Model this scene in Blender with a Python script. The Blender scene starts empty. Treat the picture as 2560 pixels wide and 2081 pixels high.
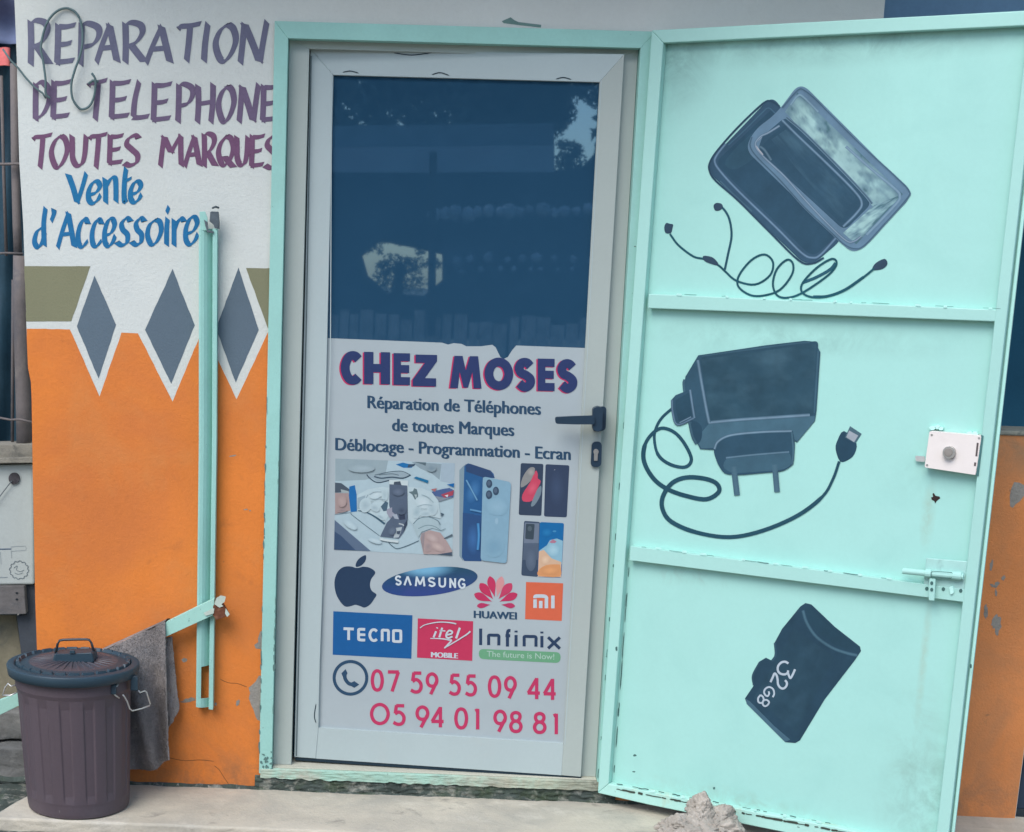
import bpy, bmesh, math, random
from math import sin, cos, pi, radians, sqrt, atan2
from mathutils import Vector, Matrix, noise
from mathutils.geometry import tessellate_polygon
random.seed(7)
S = bpy.context.scene
COL = S.collection

# ------------------------------------------------------------------ camera, sky, sun, exposure
F, PPX, PPY = 4000.0, 905.65, 1531.31            # focal length and principal point, in photo pixels
YAW, PITCH, ROLL = -0.01744, 0.20472, -0.03382
CAM = Vector((0.364, -4.47637, 1.43393))
fwd = Vector((sin(YAW)*cos(PITCH), cos(YAW)*cos(PITCH), -sin(PITCH)))
r0 = Vector((cos(YAW), -sin(YAW), 0)); d0 = fwd.cross(r0)
RGT = cos(ROLL)*r0 + sin(ROLL)*d0
DWN = -sin(ROLL)*r0 + cos(ROLL)*d0
cd = bpy.data.cameras.new('camera'); cam = bpy.data.objects.new('camera', cd); COL.objects.link(cam)
cd.sensor_fit = 'HORIZONTAL'; cd.sensor_width = 36; cd.lens = F/2560*36
cd.shift_x = (1280-PPX)/2560; cd.shift_y = (PPY-1040.5)/2560
cd.clip_start = .05; cd.clip_end = 2000
cam.matrix_world = Matrix.Translation(CAM) @ Matrix((RGT, -DWN, -fwd)).transposed().to_4x4()
S.camera = cam

SUN_EL, SUN_AZ = radians(48), radians(208)       # azimuth clockwise from +Y: over the photographer's left shoulder
w = bpy.data.worlds.new('World'); S.world = w; w.use_nodes = True
nt = w.node_tree; bg = nt.nodes['Background']
sky = nt.nodes.new('ShaderNodeTexSky'); sky.sky_type = 'NISHITA'; sky.sun_disc = False
sky.sun_elevation = SUN_EL; sky.sun_rotation = SUN_AZ; sky.air_density = 1.0; sky.dust_density = 1.2; sky.ozone_density = 1.0
nt.links.new(sky.outputs[0], bg.inputs[0]); bg.inputs[1].default_value = 0.12
sd = bpy.data.lights.new('sun', 'SUN'); sun = bpy.data.objects.new('sun', sd); COL.objects.link(sun)
sd.energy = 1.3; sd.angle = radians(38); sd.color = (1, .975, .94)
sv = Vector((sin(SUN_AZ)*cos(SUN_EL), cos(SUN_AZ)*cos(SUN_EL), sin(SUN_EL)))
sun.rotation_euler = (-sv).to_track_quat('-Z', 'Y').to_euler(); sun.location = (-2, -4, 6)
S.view_settings.view_transform = 'Standard'; S.view_settings.look = 'None'; S.view_settings.gamma = 1
S.view_settings.exposure = 0.96

# ------------------------------------------------------------------ helpers
def ray(px, py): return (RGT*((px-PPX)/F) + DWN*((py-PPY)/F) + fwd)
class PL:                                          # a flat surface of the place: a point on it and its normal towards the street
    def __init__(s, o, n): s.o = Vector(o); s.n = Vector(n).normalized()
    def pt(s, px, py, off=0.0):
        d = ray(px, py); return CAM + d*((s.o + s.n*off - CAM).dot(s.n)/d.dot(s.n))
WY = .012
WALL = PL((0, WY, 0), (0, -1, 0))
def ypl(y): return PL((0, y, 0), (0, -1, 0))
def zpl(z): return PL((0, 0, z), (0, 0, 1))
GT, GH = .51975, Vector((.99508, -.017, 0))
GATE = PL(GH, (-sin(GT), -cos(GT), 0)); GE = Vector((cos(GT), -sin(GT), 0))
LA, LH = .055, Vector((.09443, .060, 0))
LEAF = PL(LH, (-sin(LA), -cos(LA), 0)); LE = Vector((cos(LA), -sin(LA), 0))
PZ = -.0385                                       # top of the doorstep slab
W, H = 1.0078, 2.10

def fr(x0, y0, s): return lambda x, y: (x0+x/s, y0+y/s)
A1, A2, A3, A4 = fr(0,0,2.8), fr(0,600,2.8), fr(0,1100,2.8), fr(0,1461,2.8)
A5, A6, A7, A8 = fr(640,0,2.019), fr(780,820,2.5525), fr(780,1380,2.47625), fr(1560,0,2.136)
B1, B2, B3, B4 = fr(1560,720,2.136), fr(1480,1360,1.9778), fr(2200,980,2.8944), fr(820,1130,5.9875)
B5, B7, B8 = fr(1120,1130,5.26), fr(1700,180,2.8938), fr(1560,820,3.1)
def Z(f, *pts): return [f(*p) for p in pts]

def lin(c): return tuple(((v/255)/12.92 if v/255 <= .04045 else ((v/255+.055)/1.055)**2.4) for v in c)
def srgb(r, g, b, k=1.0): return tuple(min(.93, v/k) for v in lin((r, g, b)))

def principled(name):
    m = bpy.data.materials.new(name); m.use_nodes = True
    return m, m.node_tree, m.node_tree.nodes['Principled BSDF']
def node(t, kind, **kw):
    n = t.nodes.new(kind)
    for k, v in kw.items(): setattr(n, k, v)
    return n
def noise_fac(t, scale, detail=6, rough=.6, lo=.35, hi=.65, stretch=None, dist=0):
    tc = node(t, 'ShaderNodeTexCoord'); src = tc.outputs['Object']
    if stretch:
        mp = node(t, 'ShaderNodeMapping'); mp.inputs['Scale'].default_value = stretch
        t.links.new(src, mp.inputs[0]); src = mp.outputs[0]
    n = node(t, 'ShaderNodeTexNoise'); n.inputs['Scale'].default_value = scale; n.inputs['Detail'].default_value = detail
    n.inputs['Roughness'].default_value = rough; n.inputs['Distortion'].default_value = dist
    t.links.new(src, n.inputs['Vector'])
    r = node(t, 'ShaderNodeMapRange'); r.inputs[1].default_value = lo; r.inputs[2].default_value = hi
    t.links.new(n.outputs[0], r.inputs[0]); return r.outputs[0], n.outputs[0]
def mixc(t, fac, a, b):
    m = node(t, 'ShaderNodeMix', data_type='RGBA')
    if isinstance(fac, (int, float)): m.inputs[0].default_value = fac
    else: t.links.new(fac, m.inputs[0])
    for i, c in ((6, a), (7, b)):
        if isinstance(c, tuple): m.inputs[i].default_value = (*c[:3], 1)
        else: t.links.new(c, m.inputs[i])
    return m.outputs[2]
def mul(c, k): return tuple(v*k for v in c)
MATS = {}
def mat(name, c, rough=.75, var=.14, vs=5.0, bump=0.0, bs=120.0, spec=.3, metal=0.0, layers=(), stretch=None):
    """base colour with broad tonal variation and fine grain; layers = (colour, scale, lo, hi, strength) of stain / wear"""
    if name in MATS: return MATS[name]
    m, t, b = principled(name)
    f1, _ = noise_fac(t, vs, 5, .6, .3, .7, stretch)
    col = mixc(t, f1, mul(c, 1-var), mul(c, 1+var*.6))
    fg, raw = noise_fac(t, bs, 4, .7, .25, .75)
    gr = node(t, 'ShaderNodeMix', data_type='RGBA', blend_type='MULTIPLY'); gr.inputs[0].default_value = 1
    t.links.new(col, gr.inputs[6]); t.links.new(mixc(t, fg, (1-var*.55,)*3, (1+var*.2,)*3), gr.inputs[7]); col = gr.outputs[2]
    for (lc, sc, lo, hi, st) in layers:
        f, _ = noise_fac(t, sc, 7, .65, lo, hi, dist=.4)
        mm = node(t, 'ShaderNodeMath', operation='MULTIPLY'); t.links.new(f, mm.inputs[0]); mm.inputs[1].default_value = st
        col = mixc(t, mm.outputs[0], col, lc)
    t.links.new(col, b.inputs['Base Color'])
    b.inputs['Roughness'].default_value = rough; b.inputs['Specular IOR Level'].default_value = spec; b.inputs['Metallic'].default_value = metal
    if bump:
        bp = node(t, 'ShaderNodeBump'); bp.inputs['Strength'].default_value = bump; bp.inputs['Distance'].default_value = .004
        t.links.new(raw, bp.inputs['Height']); t.links.new(bp.outputs[0], b.inputs['Normal'])
    MATS[name] = m; return m
def vmat(name, rough=.6, spec=.25, var=.10, scale=60, bump=.0):
    """paint or print whose colours are stored per face corner"""
    if name in MATS: return MATS[name]
    m, t, b = principled(name)
    a = node(t, 'ShaderNodeVertexColor', layer_name='Col')
    f, raw = noise_fac(t, scale, 5, .65, .3, .7)
    g = node(t, 'ShaderNodeMix', data_type='RGBA', blend_type='MULTIPLY'); g.inputs[0].default_value = 1
    t.links.new(a.outputs[0], g.inputs[6]); t.links.new(mixc(t, f, (1-var,)*3, (1+var,)*3), g.inputs[7])
    t.links.new(g.outputs[2], b.inputs['Base Color']); b.inputs['Roughness'].default_value = rough; b.inputs['Specular IOR Level'].default_value = spec
    if bump:
        bp = node(t, 'ShaderNodeBump'); bp.inputs['Strength'].default_value = bump; bp.inputs['Distance'].default_value = .004
        f2, raw2 = noise_fac(t, 160, 4, .7); t.links.new(raw2, bp.inputs['Height']); t.links.new(bp.outputs[0], b.inputs['Normal'])
    MATS[name] = m; return m

def local_stain_shade(m, sites):
    """mildew, grime and painted-in shade at set places of a thing: (centre in the thing's frame, radius, noise scale, lo, hi, colour, strength)"""
    t = m.node_tree; b = t.nodes['Principled BSDF']; cur = b.inputs['Base Color'].links[0].from_socket
    tc = node(t, 'ShaderNodeTexCoord')
    for (c, rad, sc, lo, hi, col, st) in sites:
        mp = node(t, 'ShaderNodeMapping'); mp.inputs['Location'].default_value = tuple(-c[i]/rad[i] for i in range(3)); mp.inputs['Scale'].default_value = tuple(1/r for r in rad)
        t.links.new(tc.outputs['Object'], mp.inputs[0])
        ln = node(t, 'ShaderNodeVectorMath', operation='LENGTH'); t.links.new(mp.outputs[0], ln.inputs[0])
        mr = node(t, 'ShaderNodeMapRange'); mr.inputs[1].default_value = 1; mr.inputs[2].default_value = .15; t.links.new(ln.outputs['Value'], mr.inputs[0])
        f, _ = noise_fac(t, sc, 8, .7, lo, hi, dist=.6)
        m1 = node(t, 'ShaderNodeMath', operation='MULTIPLY'); t.links.new(mr.outputs[0], m1.inputs[0]); t.links.new(f, m1.inputs[1])
        m2 = node(t, 'ShaderNodeMath', operation='MULTIPLY'); t.links.new(m1.outputs[0], m2.inputs[0]); m2.inputs[1].default_value = st
        cur = mixc(t, m2.outputs[0], cur, col)
    t.links.new(cur, b.inputs['Base Color'])
LOC = {}
def thing(name, label, cat, loc=(0,0,0), group=None):
    o = bpy.data.objects.new(name, None); COL.objects.link(o); o.location = loc; o.empty_display_size = .1
    o['label'] = label; o['category'] = cat
    if group: o['group'] = group
    LOC[o] = Vector(loc); return o
def tag(o, label, cat, group=None):
    o['label'] = label; o['category'] = cat
    if group: o['group'] = group
    return o
class MB:
    def __init__(s): s.v = []; s.f = []; s.c = []
    def face(s, pts, col=None):
        i = len(s.v); s.v += [Vector(p) for p in pts]; s.f.append(tuple(range(i, i+len(pts)))); s.c.append(col)
    def poly(s, pts, col=None):
        i = len(s.v); P = [Vector(p) for p in pts]; s.v += P
        nrm = Vector((0,0,0))
        for a in range(len(P)):
            b = P[(a+1) % len(P)]; nrm += (P[a]-P[0]).cross(b-P[0])
        for t in tessellate_polygon([P]):
            q = [P[k] for k in t]
            if (q[1]-q[0]).cross(q[2]-q[0]).dot(nrm) < 0: t = t[::-1]
            s.f.append(tuple(i+k for k in t)); s.c.append(col)
    def grid(s, rows, col=None, closed=False):
        i = len(s.v); n = len(rows[0])
        for r in rows: s.v += [Vector(p) for p in r]
        for a in range(len(rows)-1):
            for b in range(n if closed else n-1):
                c = (b+1) % n
                s.f.append((i+a*n+b, i+a*n+c, i+(a+1)*n+c, i+(a+1)*n+b)); s.c.append(col)
    def prism(s, pts, ext):                          # outline pushed along ext, closed on all sides
        P = [Vector(p) for p in pts]; Q = [p+Vector(ext) for p in P]; i = len(s.v); n = len(P); s.v += P+Q
        for t in tessellate_polygon([P]):
            s.f.append(tuple(i+k for k in t)); s.c.append(None); s.f.append(tuple(i+n+k for k in t[::-1])); s.c.append(None)
        for a in range(n):
            b = (a+1) % n; s.f.append((i+a, i+b, i+n+b, i+n+a)); s.c.append(None)
    def box(s, a, b, M=None):
        x0,y0,z0 = a; x1,y1,z1 = b
        P = [Vector(p) for p in ((x0,y0,z0),(x1,y0,z0),(x1,y1,z0),(x0,y1,z0),(x0,y0,z1),(x1,y0,z1),(x1,y1,z1),(x0,y1,z1))]
        if M: P = [M @ p for p in P]
        i = len(s.v); s.v += P
        for q in ((0,3,2,1),(4,5,6,7),(0,1,5,4),(1,2,6,5),(2,3,7,6),(3,0,4,7)): s.f.append(tuple(i+k for k in q)); s.c.append(None)
    def tube(s, pts, r, n=8, closed=False):
        P = [Vector(p) for p in pts]; rows = []
        up = Vector((0,0,1))
        for k, p in enumerate(P):
            a = P[k-1] if (k or closed) else P[k]; b = P[(k+1) % len(P)] if (k < len(P)-1 or closed) else P[k]
            d = (b-a).normalized(); x = d.cross(up if abs(d.z) < .9 else Vector((0,1,0))).normalized(); y = d.cross(x)
            rr = r[k] if isinstance(r, (list, tuple)) else r
            rows.append([p + x*cos(2*pi*j/n)*rr + y*sin(2*pi*j/n)*rr for j in range(n)])
        if closed: rows.append(rows[0])
        s.grid(rows, closed=True)
        if not closed: s.face(rows[0]); s.face(rows[-1][::-1])
    def lathe(s, prof, c, n=48, mod=None):
        rows = []
        for (r, z) in prof:
            rows.append([Vector((c[0]+cos(2*pi*j/n)*r*(mod(j, n, z) if mod else 1), c[1]+sin(2*pi*j/n)*r*(mod(j, n, z) if mod else 1), c[2]+z)) for j in range(n)])
        s.grid(rows, closed=True)
    def build(s, name, m, parent=None, bevel=0, smooth=False, clean=True):
        root = parent
        while root is not None and root.parent is not None: root = root.parent
        off = LOC.get(root, Vector((0,0,0)))
        me = bpy.data.meshes.new(name); me.from_pydata([v-off for v in s.v], [], s.f); me.materials.append(m)
        if any(c is not None for c in s.c):
            ca = me.color_attributes.new('Col', 'FLOAT_COLOR', 'CORNER'); li = 0
            for f, c in zip(s.f, s.c):
                for k in range(len(f)):
                    cc = c[k] if (c and isinstance(c[0], tuple)) else (c or (1,1,1)); ca.data[li].color = (*cc, 1); li += 1
        elif clean:
            bm = bmesh.new(); bm.from_mesh(me); bmesh.ops.remove_doubles(bm, verts=bm.verts, dist=1e-5)
            bmesh.ops.recalc_face_normals(bm, faces=bm.faces); bm.to_mesh(me); bm.free()
        if smooth:
            for p in me.polygons: p.use_smooth = True
        o = bpy.data.objects.new(name, me); COL.objects.link(o)
        if parent is not None: o.parent = parent
        if bevel:
            bv = o.modifiers.new('bevel', 'BEVEL'); bv.width = bevel; bv.segments = 2; bv.limit_method = 'ANGLE'; bv.angle_limit = radians(40)
        return o
def cr(pts, n=6, closed=False):                     # smooth curve through the points
    P = [Vector((*p, 0)) if len(p) == 2 else Vector(p) for p in pts]; out = []; L = len(P)
    for i in range(L if closed else L-1):
        a = P[i-1] if (i or closed) else P[0]*2-P[1]; b = P[i]; c = P[(i+1) % L]
        d = P[(i+2) % L] if (i < L-2 or closed) else c*2-b
        for k in range(n):
            t = k/n; out.append(.5*((2*b)+(c-a)*t+(2*a-5*b+4*c-d)*t*t+(3*b-a-3*c+d)*t**3))
    if not closed: out.append(P[-1])
    return [tuple(p)[:2] if len(pts[0]) == 2 else p for p in out]
def rpoly(pts, r, n=5):                             # polygon with rounded corners
    out = []; L = len(pts)
    for i in range(L):
        p = Vector(pts[i]); a = Vector(pts[i-1])-p; b = Vector(pts[(i+1) % L])-p
        rr = min(r, a.length*.49, b.length*.49); s_, e_ = p+a.normalized()*rr, p+b.normalized()*rr
        for k in range(n+1):
            t = k/n; out.append(tuple(s_*(1-t)**2 + p*2*t*(1-t) + e_*t*t))
    return out
def ellipse(cx, cy, a, b, rot=0, n=40):
    return [(cx+a*cos(t)*cos(rot)-b*sin(t)*sin(rot), cy+a*cos(t)*sin(rot)+b*sin(t)*cos(rot)) for t in [2*pi*k/n for k in range(n)]]
def sheet(mb, pts, pl, off, col=None): mb.poly([pl.pt(*p, off) for p in pts], col)
def wob(pts, amp=.9, step=14, seed=0):
    out = []; L = len(pts)
    for i in range(L):
        a, b = pts[i], pts[(i+1) % L]; d = sqrt((b[0]-a[0])**2+(b[1]-a[1])**2); n = max(1, int(d/step)); nx, ny = -(b[1]-a[1])/(d or 1), (b[0]-a[0])/(d or 1)
        for k in range(n):
            t = k/n; x, y = a[0]+(b[0]-a[0])*t, a[1]+(b[1]-a[1])*t; q = (noise.noise(Vector((x*.05, y*.05, seed)))*1.3+noise.noise(Vector((x*.21, y*.21, seed+5)))*.9)*amp*(1 if 0 < k else .5)
            out.append((x+nx*q, y+ny*q))
    return out
def ribbon(mb, pts, wd, pl, off, col=None, cut=0.0, soft=None, nib=None):
    """painted stroke along pts (photo px), wd = width px (number, (start, end) or list); cut slants both ends"""
    n = len(pts); L = []; R = []; C = []
    for i, p in enumerate(pts):
        a = pts[max(0, i-1)]; b = pts[min(n-1, i+1)]
        dx, dy = b[0]-a[0], b[1]-a[1]; l = sqrt(dx*dx+dy*dy) or 1; dx /= l; dy /= l
        ww = wd[i] if isinstance(wd, list) else (wd[0]+(wd[1]-wd[0])*i/max(1, n-1) if isinstance(wd, tuple) else wd)
        if nib: ww *= (.34 + .66*abs(dx*sin(nib)-dy*cos(nib)))
        k = 0
        if cut and i in (0, n-1): k = cut*ww
        L.append((p[0]+dy*ww/2+dx*k, p[1]-dx*ww/2+dy*k)); R.append((p[0]-dy*ww/2-dx*k, p[1]+dx*ww/2-dy*k)); C.append(p)
    for i in range(n-1):
        q = lambda *ps, o_=off+6e-6*i: [pl.pt(*p, o_) for p in ps]
        if soft:
            mb.face(q(L[i], L[i+1], C[i+1], C[i]), (soft, soft, col, col)); mb.face(q(C[i], C[i+1], R[i+1], R[i]), (col, col, soft, soft))
        else: mb.face(q(L[i], L[i+1], R[i+1], R[i]), col)
def text_geo(s, bold=0.0):
    cu = bpy.data.curves.new('t', 'FONT'); cu.body = s; cu.size = 1; cu.offset = bold; cu.resolution_u = 4
    o = bpy.data.objects.new('t', cu); COL.objects.link(o)
    dg = bpy.context.evaluated_depsgraph_get(); me = o.evaluated_get(dg).to_mesh()
    v = [(p.co.x, p.co.y) for p in me.vertices]; f = [tuple(q.vertices) for q in me.polygons]
    o.evaluated_get(dg).to_mesh_clear(); bpy.data.objects.remove(o); bpy.data.curves.remove(cu)
    return v, f
def text(mb, s, a, b, cap, pl, off, col=None, bold=0.0, lean=(0, 0), shear=0.0):
    """set s from pixel a to pixel b along the baseline, cap = capital height px"""
    v, f = text_geo(s, bold); xs = [p[0] for p in v]; x0, x1 = min(xs), max(xs); ch = .729
    e = ((b[0]-a[0])/(x1-x0), (b[1]-a[1])/(x1-x0)); up = (lean[0]*cap/ch + e[1]*0, -cap/ch)
    P = [pl.pt(a[0]+(x-x0)*e[0]+y*(up[0]+shear*cap/ch), a[1]+(x-x0)*e[1]+y*up[1], off) for (x, y) in v]
    for q in f: mb.face([P[k] for k in q], col)

# ------------------------------------------------------------------ colours
K = 1.14
grey_con = (.30, .29, .27)
M_white = mat('white_wall_paint', (.625,.65,.605), .88, .08, 2.2, .4, 120, .15, layers=(((.56,.60,.59), 1.2, .45, .75, .5), ((.42,.44,.43), 9, .68, .78, .25), (( .50,.52,.50), 3.0, .55, .8, .35), ((.40,.40,.37), 26, .68, .76, .35)))
M_orange = mat('orange_wall_paint', (.72,.22,.046), .88, .12, 2.6, .38, 120, .15, layers=(((.52,.165,.06), 1.7, .44, .68, .6), ((.60,.26,.09), 3.2, .56, .74, .45), ((.40,.13,.045), 7.5, .60, .74, .5), ((.30,.11,.045), 55, .66, .74, .6)))
M_brown_orange = mat('weathered_orange_paint', (.68,.26,.09), .85, .14, 3.0, .6, 150, .2, layers=(((.40,.20,.10), 4.0, .5, .75, .6), ((.22,.13,.08), 30, .66, .76, .6)))
M_olive = mat('olive_wall_paint', (.22,.22,.135), .85, .08, 3, .35, 170, .2)
M_slate = mat('slate_blue_wall_paint', (.112,.155,.192), .85, .08, 3, .35, 170, .2)
M_chip = mat('bare_cement', (.30,.285,.25), .95, .25, 12, .8, 90, .1)
M_mint = mat('mint_gloss_paint', (.38,.66,.595), .48, .05, 1.4, .05, 90, .35, layers=(((.33,.62,.54), 2.6, .55, .8, .35), ((.20,.30,.26), 70, .735, .78, .5)))
M_mint_worn = mat('worn_mint_paint', (.325,.60,.535), .55, .10, 3, .15, 110, .3, layers=(((.28,.50,.43), 5, .5, .75, .5), ((.07,.09,.085), 46, .675, .72, .85), ((.22,.13,.08), 20, .70, .76, .5)))
M_rail_worn = mat('rust_spotted_mint_paint', (.42,.71,.63), .5, .08, 3, .1, 110, .3, layers=(((.45,.45,.28), 9, .56, .72, .6), ((.03,.05,.045), 40, .66, .70, .9), ((.16,.07,.035), 16, .70, .76, .6)))
M_alu = mat('white_lacquered_aluminium', (.41,.485,.485), .45, .05, 2, .02, 100, .4, layers=(((.45,.47,.45), 6, .60, .8, .35),))
M_alu_cream = mat('cream_lacquered_aluminium', (.385,.435,.405), .5, .05, 2, .02, 100, .4, layers=(((.42,.42,.39), 5, .58, .8, .4),))
M_gap = mat('gap_shade', (.012,.03,.045), .7, .1)
M_black = mat('black_plastic', (.013,.034,.06), .45, .1, 8, .05, 90, .4)
M_steel = mat('dull_steel', (.45,.44,.41), .4, .15, 20, .1, 120, .5, .7)
M_galv = mat('galvanised_wire', (.66,.67,.66), .35, .1, 20, 0, 120, .5, .6)
M_rust = mat('rusty_steel', (.16,.062,.035), .9, .3, 30, .6, 90, .2, layers=(((.33,.16,.10), 40, .55, .7, .6),))
M_concrete = mat('pale_cement_screed', (.55,.505,.41), .92, .14, 2.2, .7, 90, .15, layers=(((.36,.345,.30), 4.0, .44, .68, .8), ((.20,.19,.17), 10, .60, .72, .6), ((.64,.60,.51), 7, .56, .72, .6), ((.13,.125,.11), 48, .68, .73, .8)), stretch=(1,3,1))
M_moss = mat('mossy_dark_stone', (.075,.095,.085), .95, .4, 14, 1.0, 45, .15, layers=(((.30,.30,.26), 22, .52, .66, .85), ((.06,.09,.04), 9, .5, .7, .6), ((.42,.40,.35), 60, .62, .70, .6)))
M_sill = mat('flaking_mint_on_cement', (.36,.56,.46), .8, .14, 6, .8, 60, .2, layers=(((.40,.38,.31), 7.0, .54, .66, .9), ((.42,.43,.34), 2.2, .46, .60, .75), ((.12,.14,.12), 34, .64, .70, .8)))
M_sillcream = mat('cream_cement', (.52,.51,.42), .85, .12, 5, .5, 90, .2, layers=(((.30,.30,.25), 14, .6, .72, .6),))
M_dirtconc = mat('dirty_cement', (.24,.25,.21), .95, .3, 8, .9, 60, .2, layers=(((.40,.37,.27), 11, .56, .7, .7), ((.07,.08,.075), 22, .56, .68, .8)))
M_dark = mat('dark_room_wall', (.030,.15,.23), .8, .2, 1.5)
M_ground = mat('bare_earth', (.26,.23,.19), .95, .2, 1.5, .8, 30, .15)
M_bin = mat('plum_plastic', (.092,.071,.083), .55, .12, 7, .14, 130, .35, layers=(((.20,.18,.185), 3.2, .58, .80, .35), ((.24,.22,.21), 60, .69, .75, .5), ((.075,.07,.09), 4, .5, .75, .6), ((.17,.145,.165), 36, .66, .8, .3)), stretch=(1,1,.35))
M_lid = mat('navy_plastic', (.020,.048,.070), .5, .12, 8, .08, 120, .5)
M_towel = mat('grey_towelling', (.33,.30,.285), .98, .45, 9, 1.0, 260, .02, layers=(((.13,.14,.15), 5.0, .50, .72, .8), ((.24,.22,.20), 90, .6, .75, .5)), stretch=(1,1,.35))
M_cord = mat('grey_green_cord', (.11,.17,.175), .7, .1)
M_rock = mat('weathered_mortar', (.41,.375,.325), .95, .2, 14, 1.0, 70, .1, layers=(((.58,.53,.46), 20, .50, .64, .75), ((.14,.12,.10), 26, .58, .70, .8), ((.30,.22,.17), 9, .52, .7, .6)))
M_box = mat('ivory_plastic', (.78,.72,.68), .5, .05, 6, .03, 90, .4, layers=(((.55,.48,.42), 12, .62, .8, .3),))
M_pnt = vmat('brushed_paint', .7, .2, .13, 16)
M_print = vmat('vinyl_print', .42, .3, .035, 60)
M_letter = vmat('wall_lettering_paint', .85, .15, .08, 30, .35)

# ------------------------------------------------------------------ ground, doorstep
g = MB(); g.face([(-400,-400,-.17),(400,-400,-.17),(400,400,-.17),(-400,400,-.17)])
o = g.build('ground', M_ground); o['kind'] = 'structure'
def noisy_slab(name, m, x0, x1, y0, y1, zt, zb, amp, nx, ny, kind=True, left=None, freq=9):
    """slab with an uneven worn top and front"""
    mb = MB(); top = []
    for j in range(ny+1):
        row = []
        for i in range(nx+1):
            y = y0+(y1-y0)*j/ny; xl = left(y) if left else x0; x = xl+(x1-xl)*i/nx
            h = noise.fractal(Vector((x*freq, y*freq, 3.1)), .8, 2, 5)*amp
            row.append(Vector((x, y+(noise.noise(Vector((x*22, 1, 5)))*amp*1.2 if j == 0 else 0), zt+h)))
        top.append(row)
    mb.grid(top)
    front = [[Vector((p.x, p.y, zt+(zb-zt)*k/5 + (p.z-zt)*(1-k/5))) + Vector((0, noise.noise(Vector((p.x*35, k*.9, 7)))*amp*2.2 if 0 < k < 5 else 0, 0)) for p in top[0]] for k in range(6)]
    mb.grid(front[::-1])
    side = [[Vector((r[0].x, r[0].y, zt+(zb-zt)*k/3+(r[0].z-zt)*(1-k/3))) for r in top] for k in range(4)]; mb.grid(side)
    side = [[Vector((r[-1].x, r[-1].y, zt+(zb-zt)*k/3+(r[-1].z-zt)*(1-k/3))) for r in top] for k in range(4)]; mb.grid(side[::-1])
    o = mb.build(name, m, smooth=True)
    if kind: o['kind'] = 'structure'
    return o
pl0 = zpl(PZ)
cl, cw = pl0.pt(0, 2029), pl0.pt(64, 1993)
pf = [pl0.pt(60, 2054), pl0.pt(917, 2077)]
yf = (pf[0].y+pf[1].y)/2
slope = (cl.x-cw.x)/(cl.y-cw.y)
noisy_slab('doorstep', M_concrete, -.8, 2.7, yf, .03, PZ, PZ-.035, .0022, 220, 30, left=lambda y: cw.x+slope*(y-cw.y), freq=6)
noisy_slab('mossy_step', M_moss, -1.2, 2.8, yf-.012, .0, PZ-.036, -.175, .004, 240, 20, freq=16)
noisy_slab('mossy_paving', M_moss, -1.6, -.5, yf+.07, .9, PZ-.012, -.17, .010, 90, 70, freq=13)

# ------------------------------------------------------------------ shop building: wall with door and window openings, roof, painted bands, lettering
shop = thing('shop_building', 'white shop wall with orange lower half, painted diamonds and hand-lettered repair sign', 'building', (0, .1, PZ))
mb = MB(); EX = Vector((0, .16, 0))
lefte = [(28,-420),(36,0),(42,150),(48,400),(58,560),(63,700),(67,850),(70,920),(77,955),(79,1000),(82,1200),(88,1500),(93,1640),(97,1850),(99,1985)]
pl_ = [WALL.pt(*p) for p in lefte]; xt = .012
ztop = pl_[0].z
mb.prism([(pl_[0].x, WY, ztop)] + pl_[1:] + [Vector((pl_[-1].x, WY, PZ-.03)), Vector((xt, WY, PZ-.03)), Vector((xt, WY, ztop))], EX)
xr1 = W-.004; zh = H-.012
mb.prism([(xt,WY,zh),(xr1,WY,zh),(xr1,WY,ztop),(xt,WY,ztop)], EX)
xo = WALL.pt(2212, 10).x; zs = WALL.pt(2520, 1088).z; xe = WALL.pt(2536, 2060).x; xe1 = WALL.pt(2561, 1795).x
mb.prism([(xr1,WY,PZ-.03),(xo,WY,PZ-.03),(xo,WY,ztop),(xr1,WY,ztop)], EX)
mb.prism([(xo,WY,PZ-.03),(xe,WY,PZ-.03),(xe1+.02,WY,zs),(xo,WY,zs)], EX)
wall = mb.build('wall', M_white, shop)
mb = MB(); mb.prism([(xo,WY-.006,zs),(xe1+.03,WY-.006,zs),(xe1+.03,WY-.006,zs+.012),(xo,WY-.006,zs+.012)], (0,.18,0))
mb.build('window_sill', M_dirtconc, shop, .003)
# room behind the window opening
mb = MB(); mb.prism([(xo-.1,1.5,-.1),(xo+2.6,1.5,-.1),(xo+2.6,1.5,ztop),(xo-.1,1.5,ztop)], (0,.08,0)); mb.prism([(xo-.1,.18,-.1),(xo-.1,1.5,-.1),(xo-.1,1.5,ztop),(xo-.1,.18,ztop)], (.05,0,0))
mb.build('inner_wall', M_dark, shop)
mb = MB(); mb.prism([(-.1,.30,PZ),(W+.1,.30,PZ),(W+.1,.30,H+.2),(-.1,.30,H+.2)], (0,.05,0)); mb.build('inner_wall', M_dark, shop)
mb = MB(); mb.prism([(xo-.05,.19,1.95),(xo+1.6,.19,1.95),(xo+1.6,.19,ztop),(xo-.05,.19,ztop)], (0,.02,0)); mb.build('added_blue_sheet', mat('added_sheet_blue', (.20,.36,.54), .8, .15, 2, .1, 60, .2), shop)  # added sheet that gives the top of the dark opening its lighter blue
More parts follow.
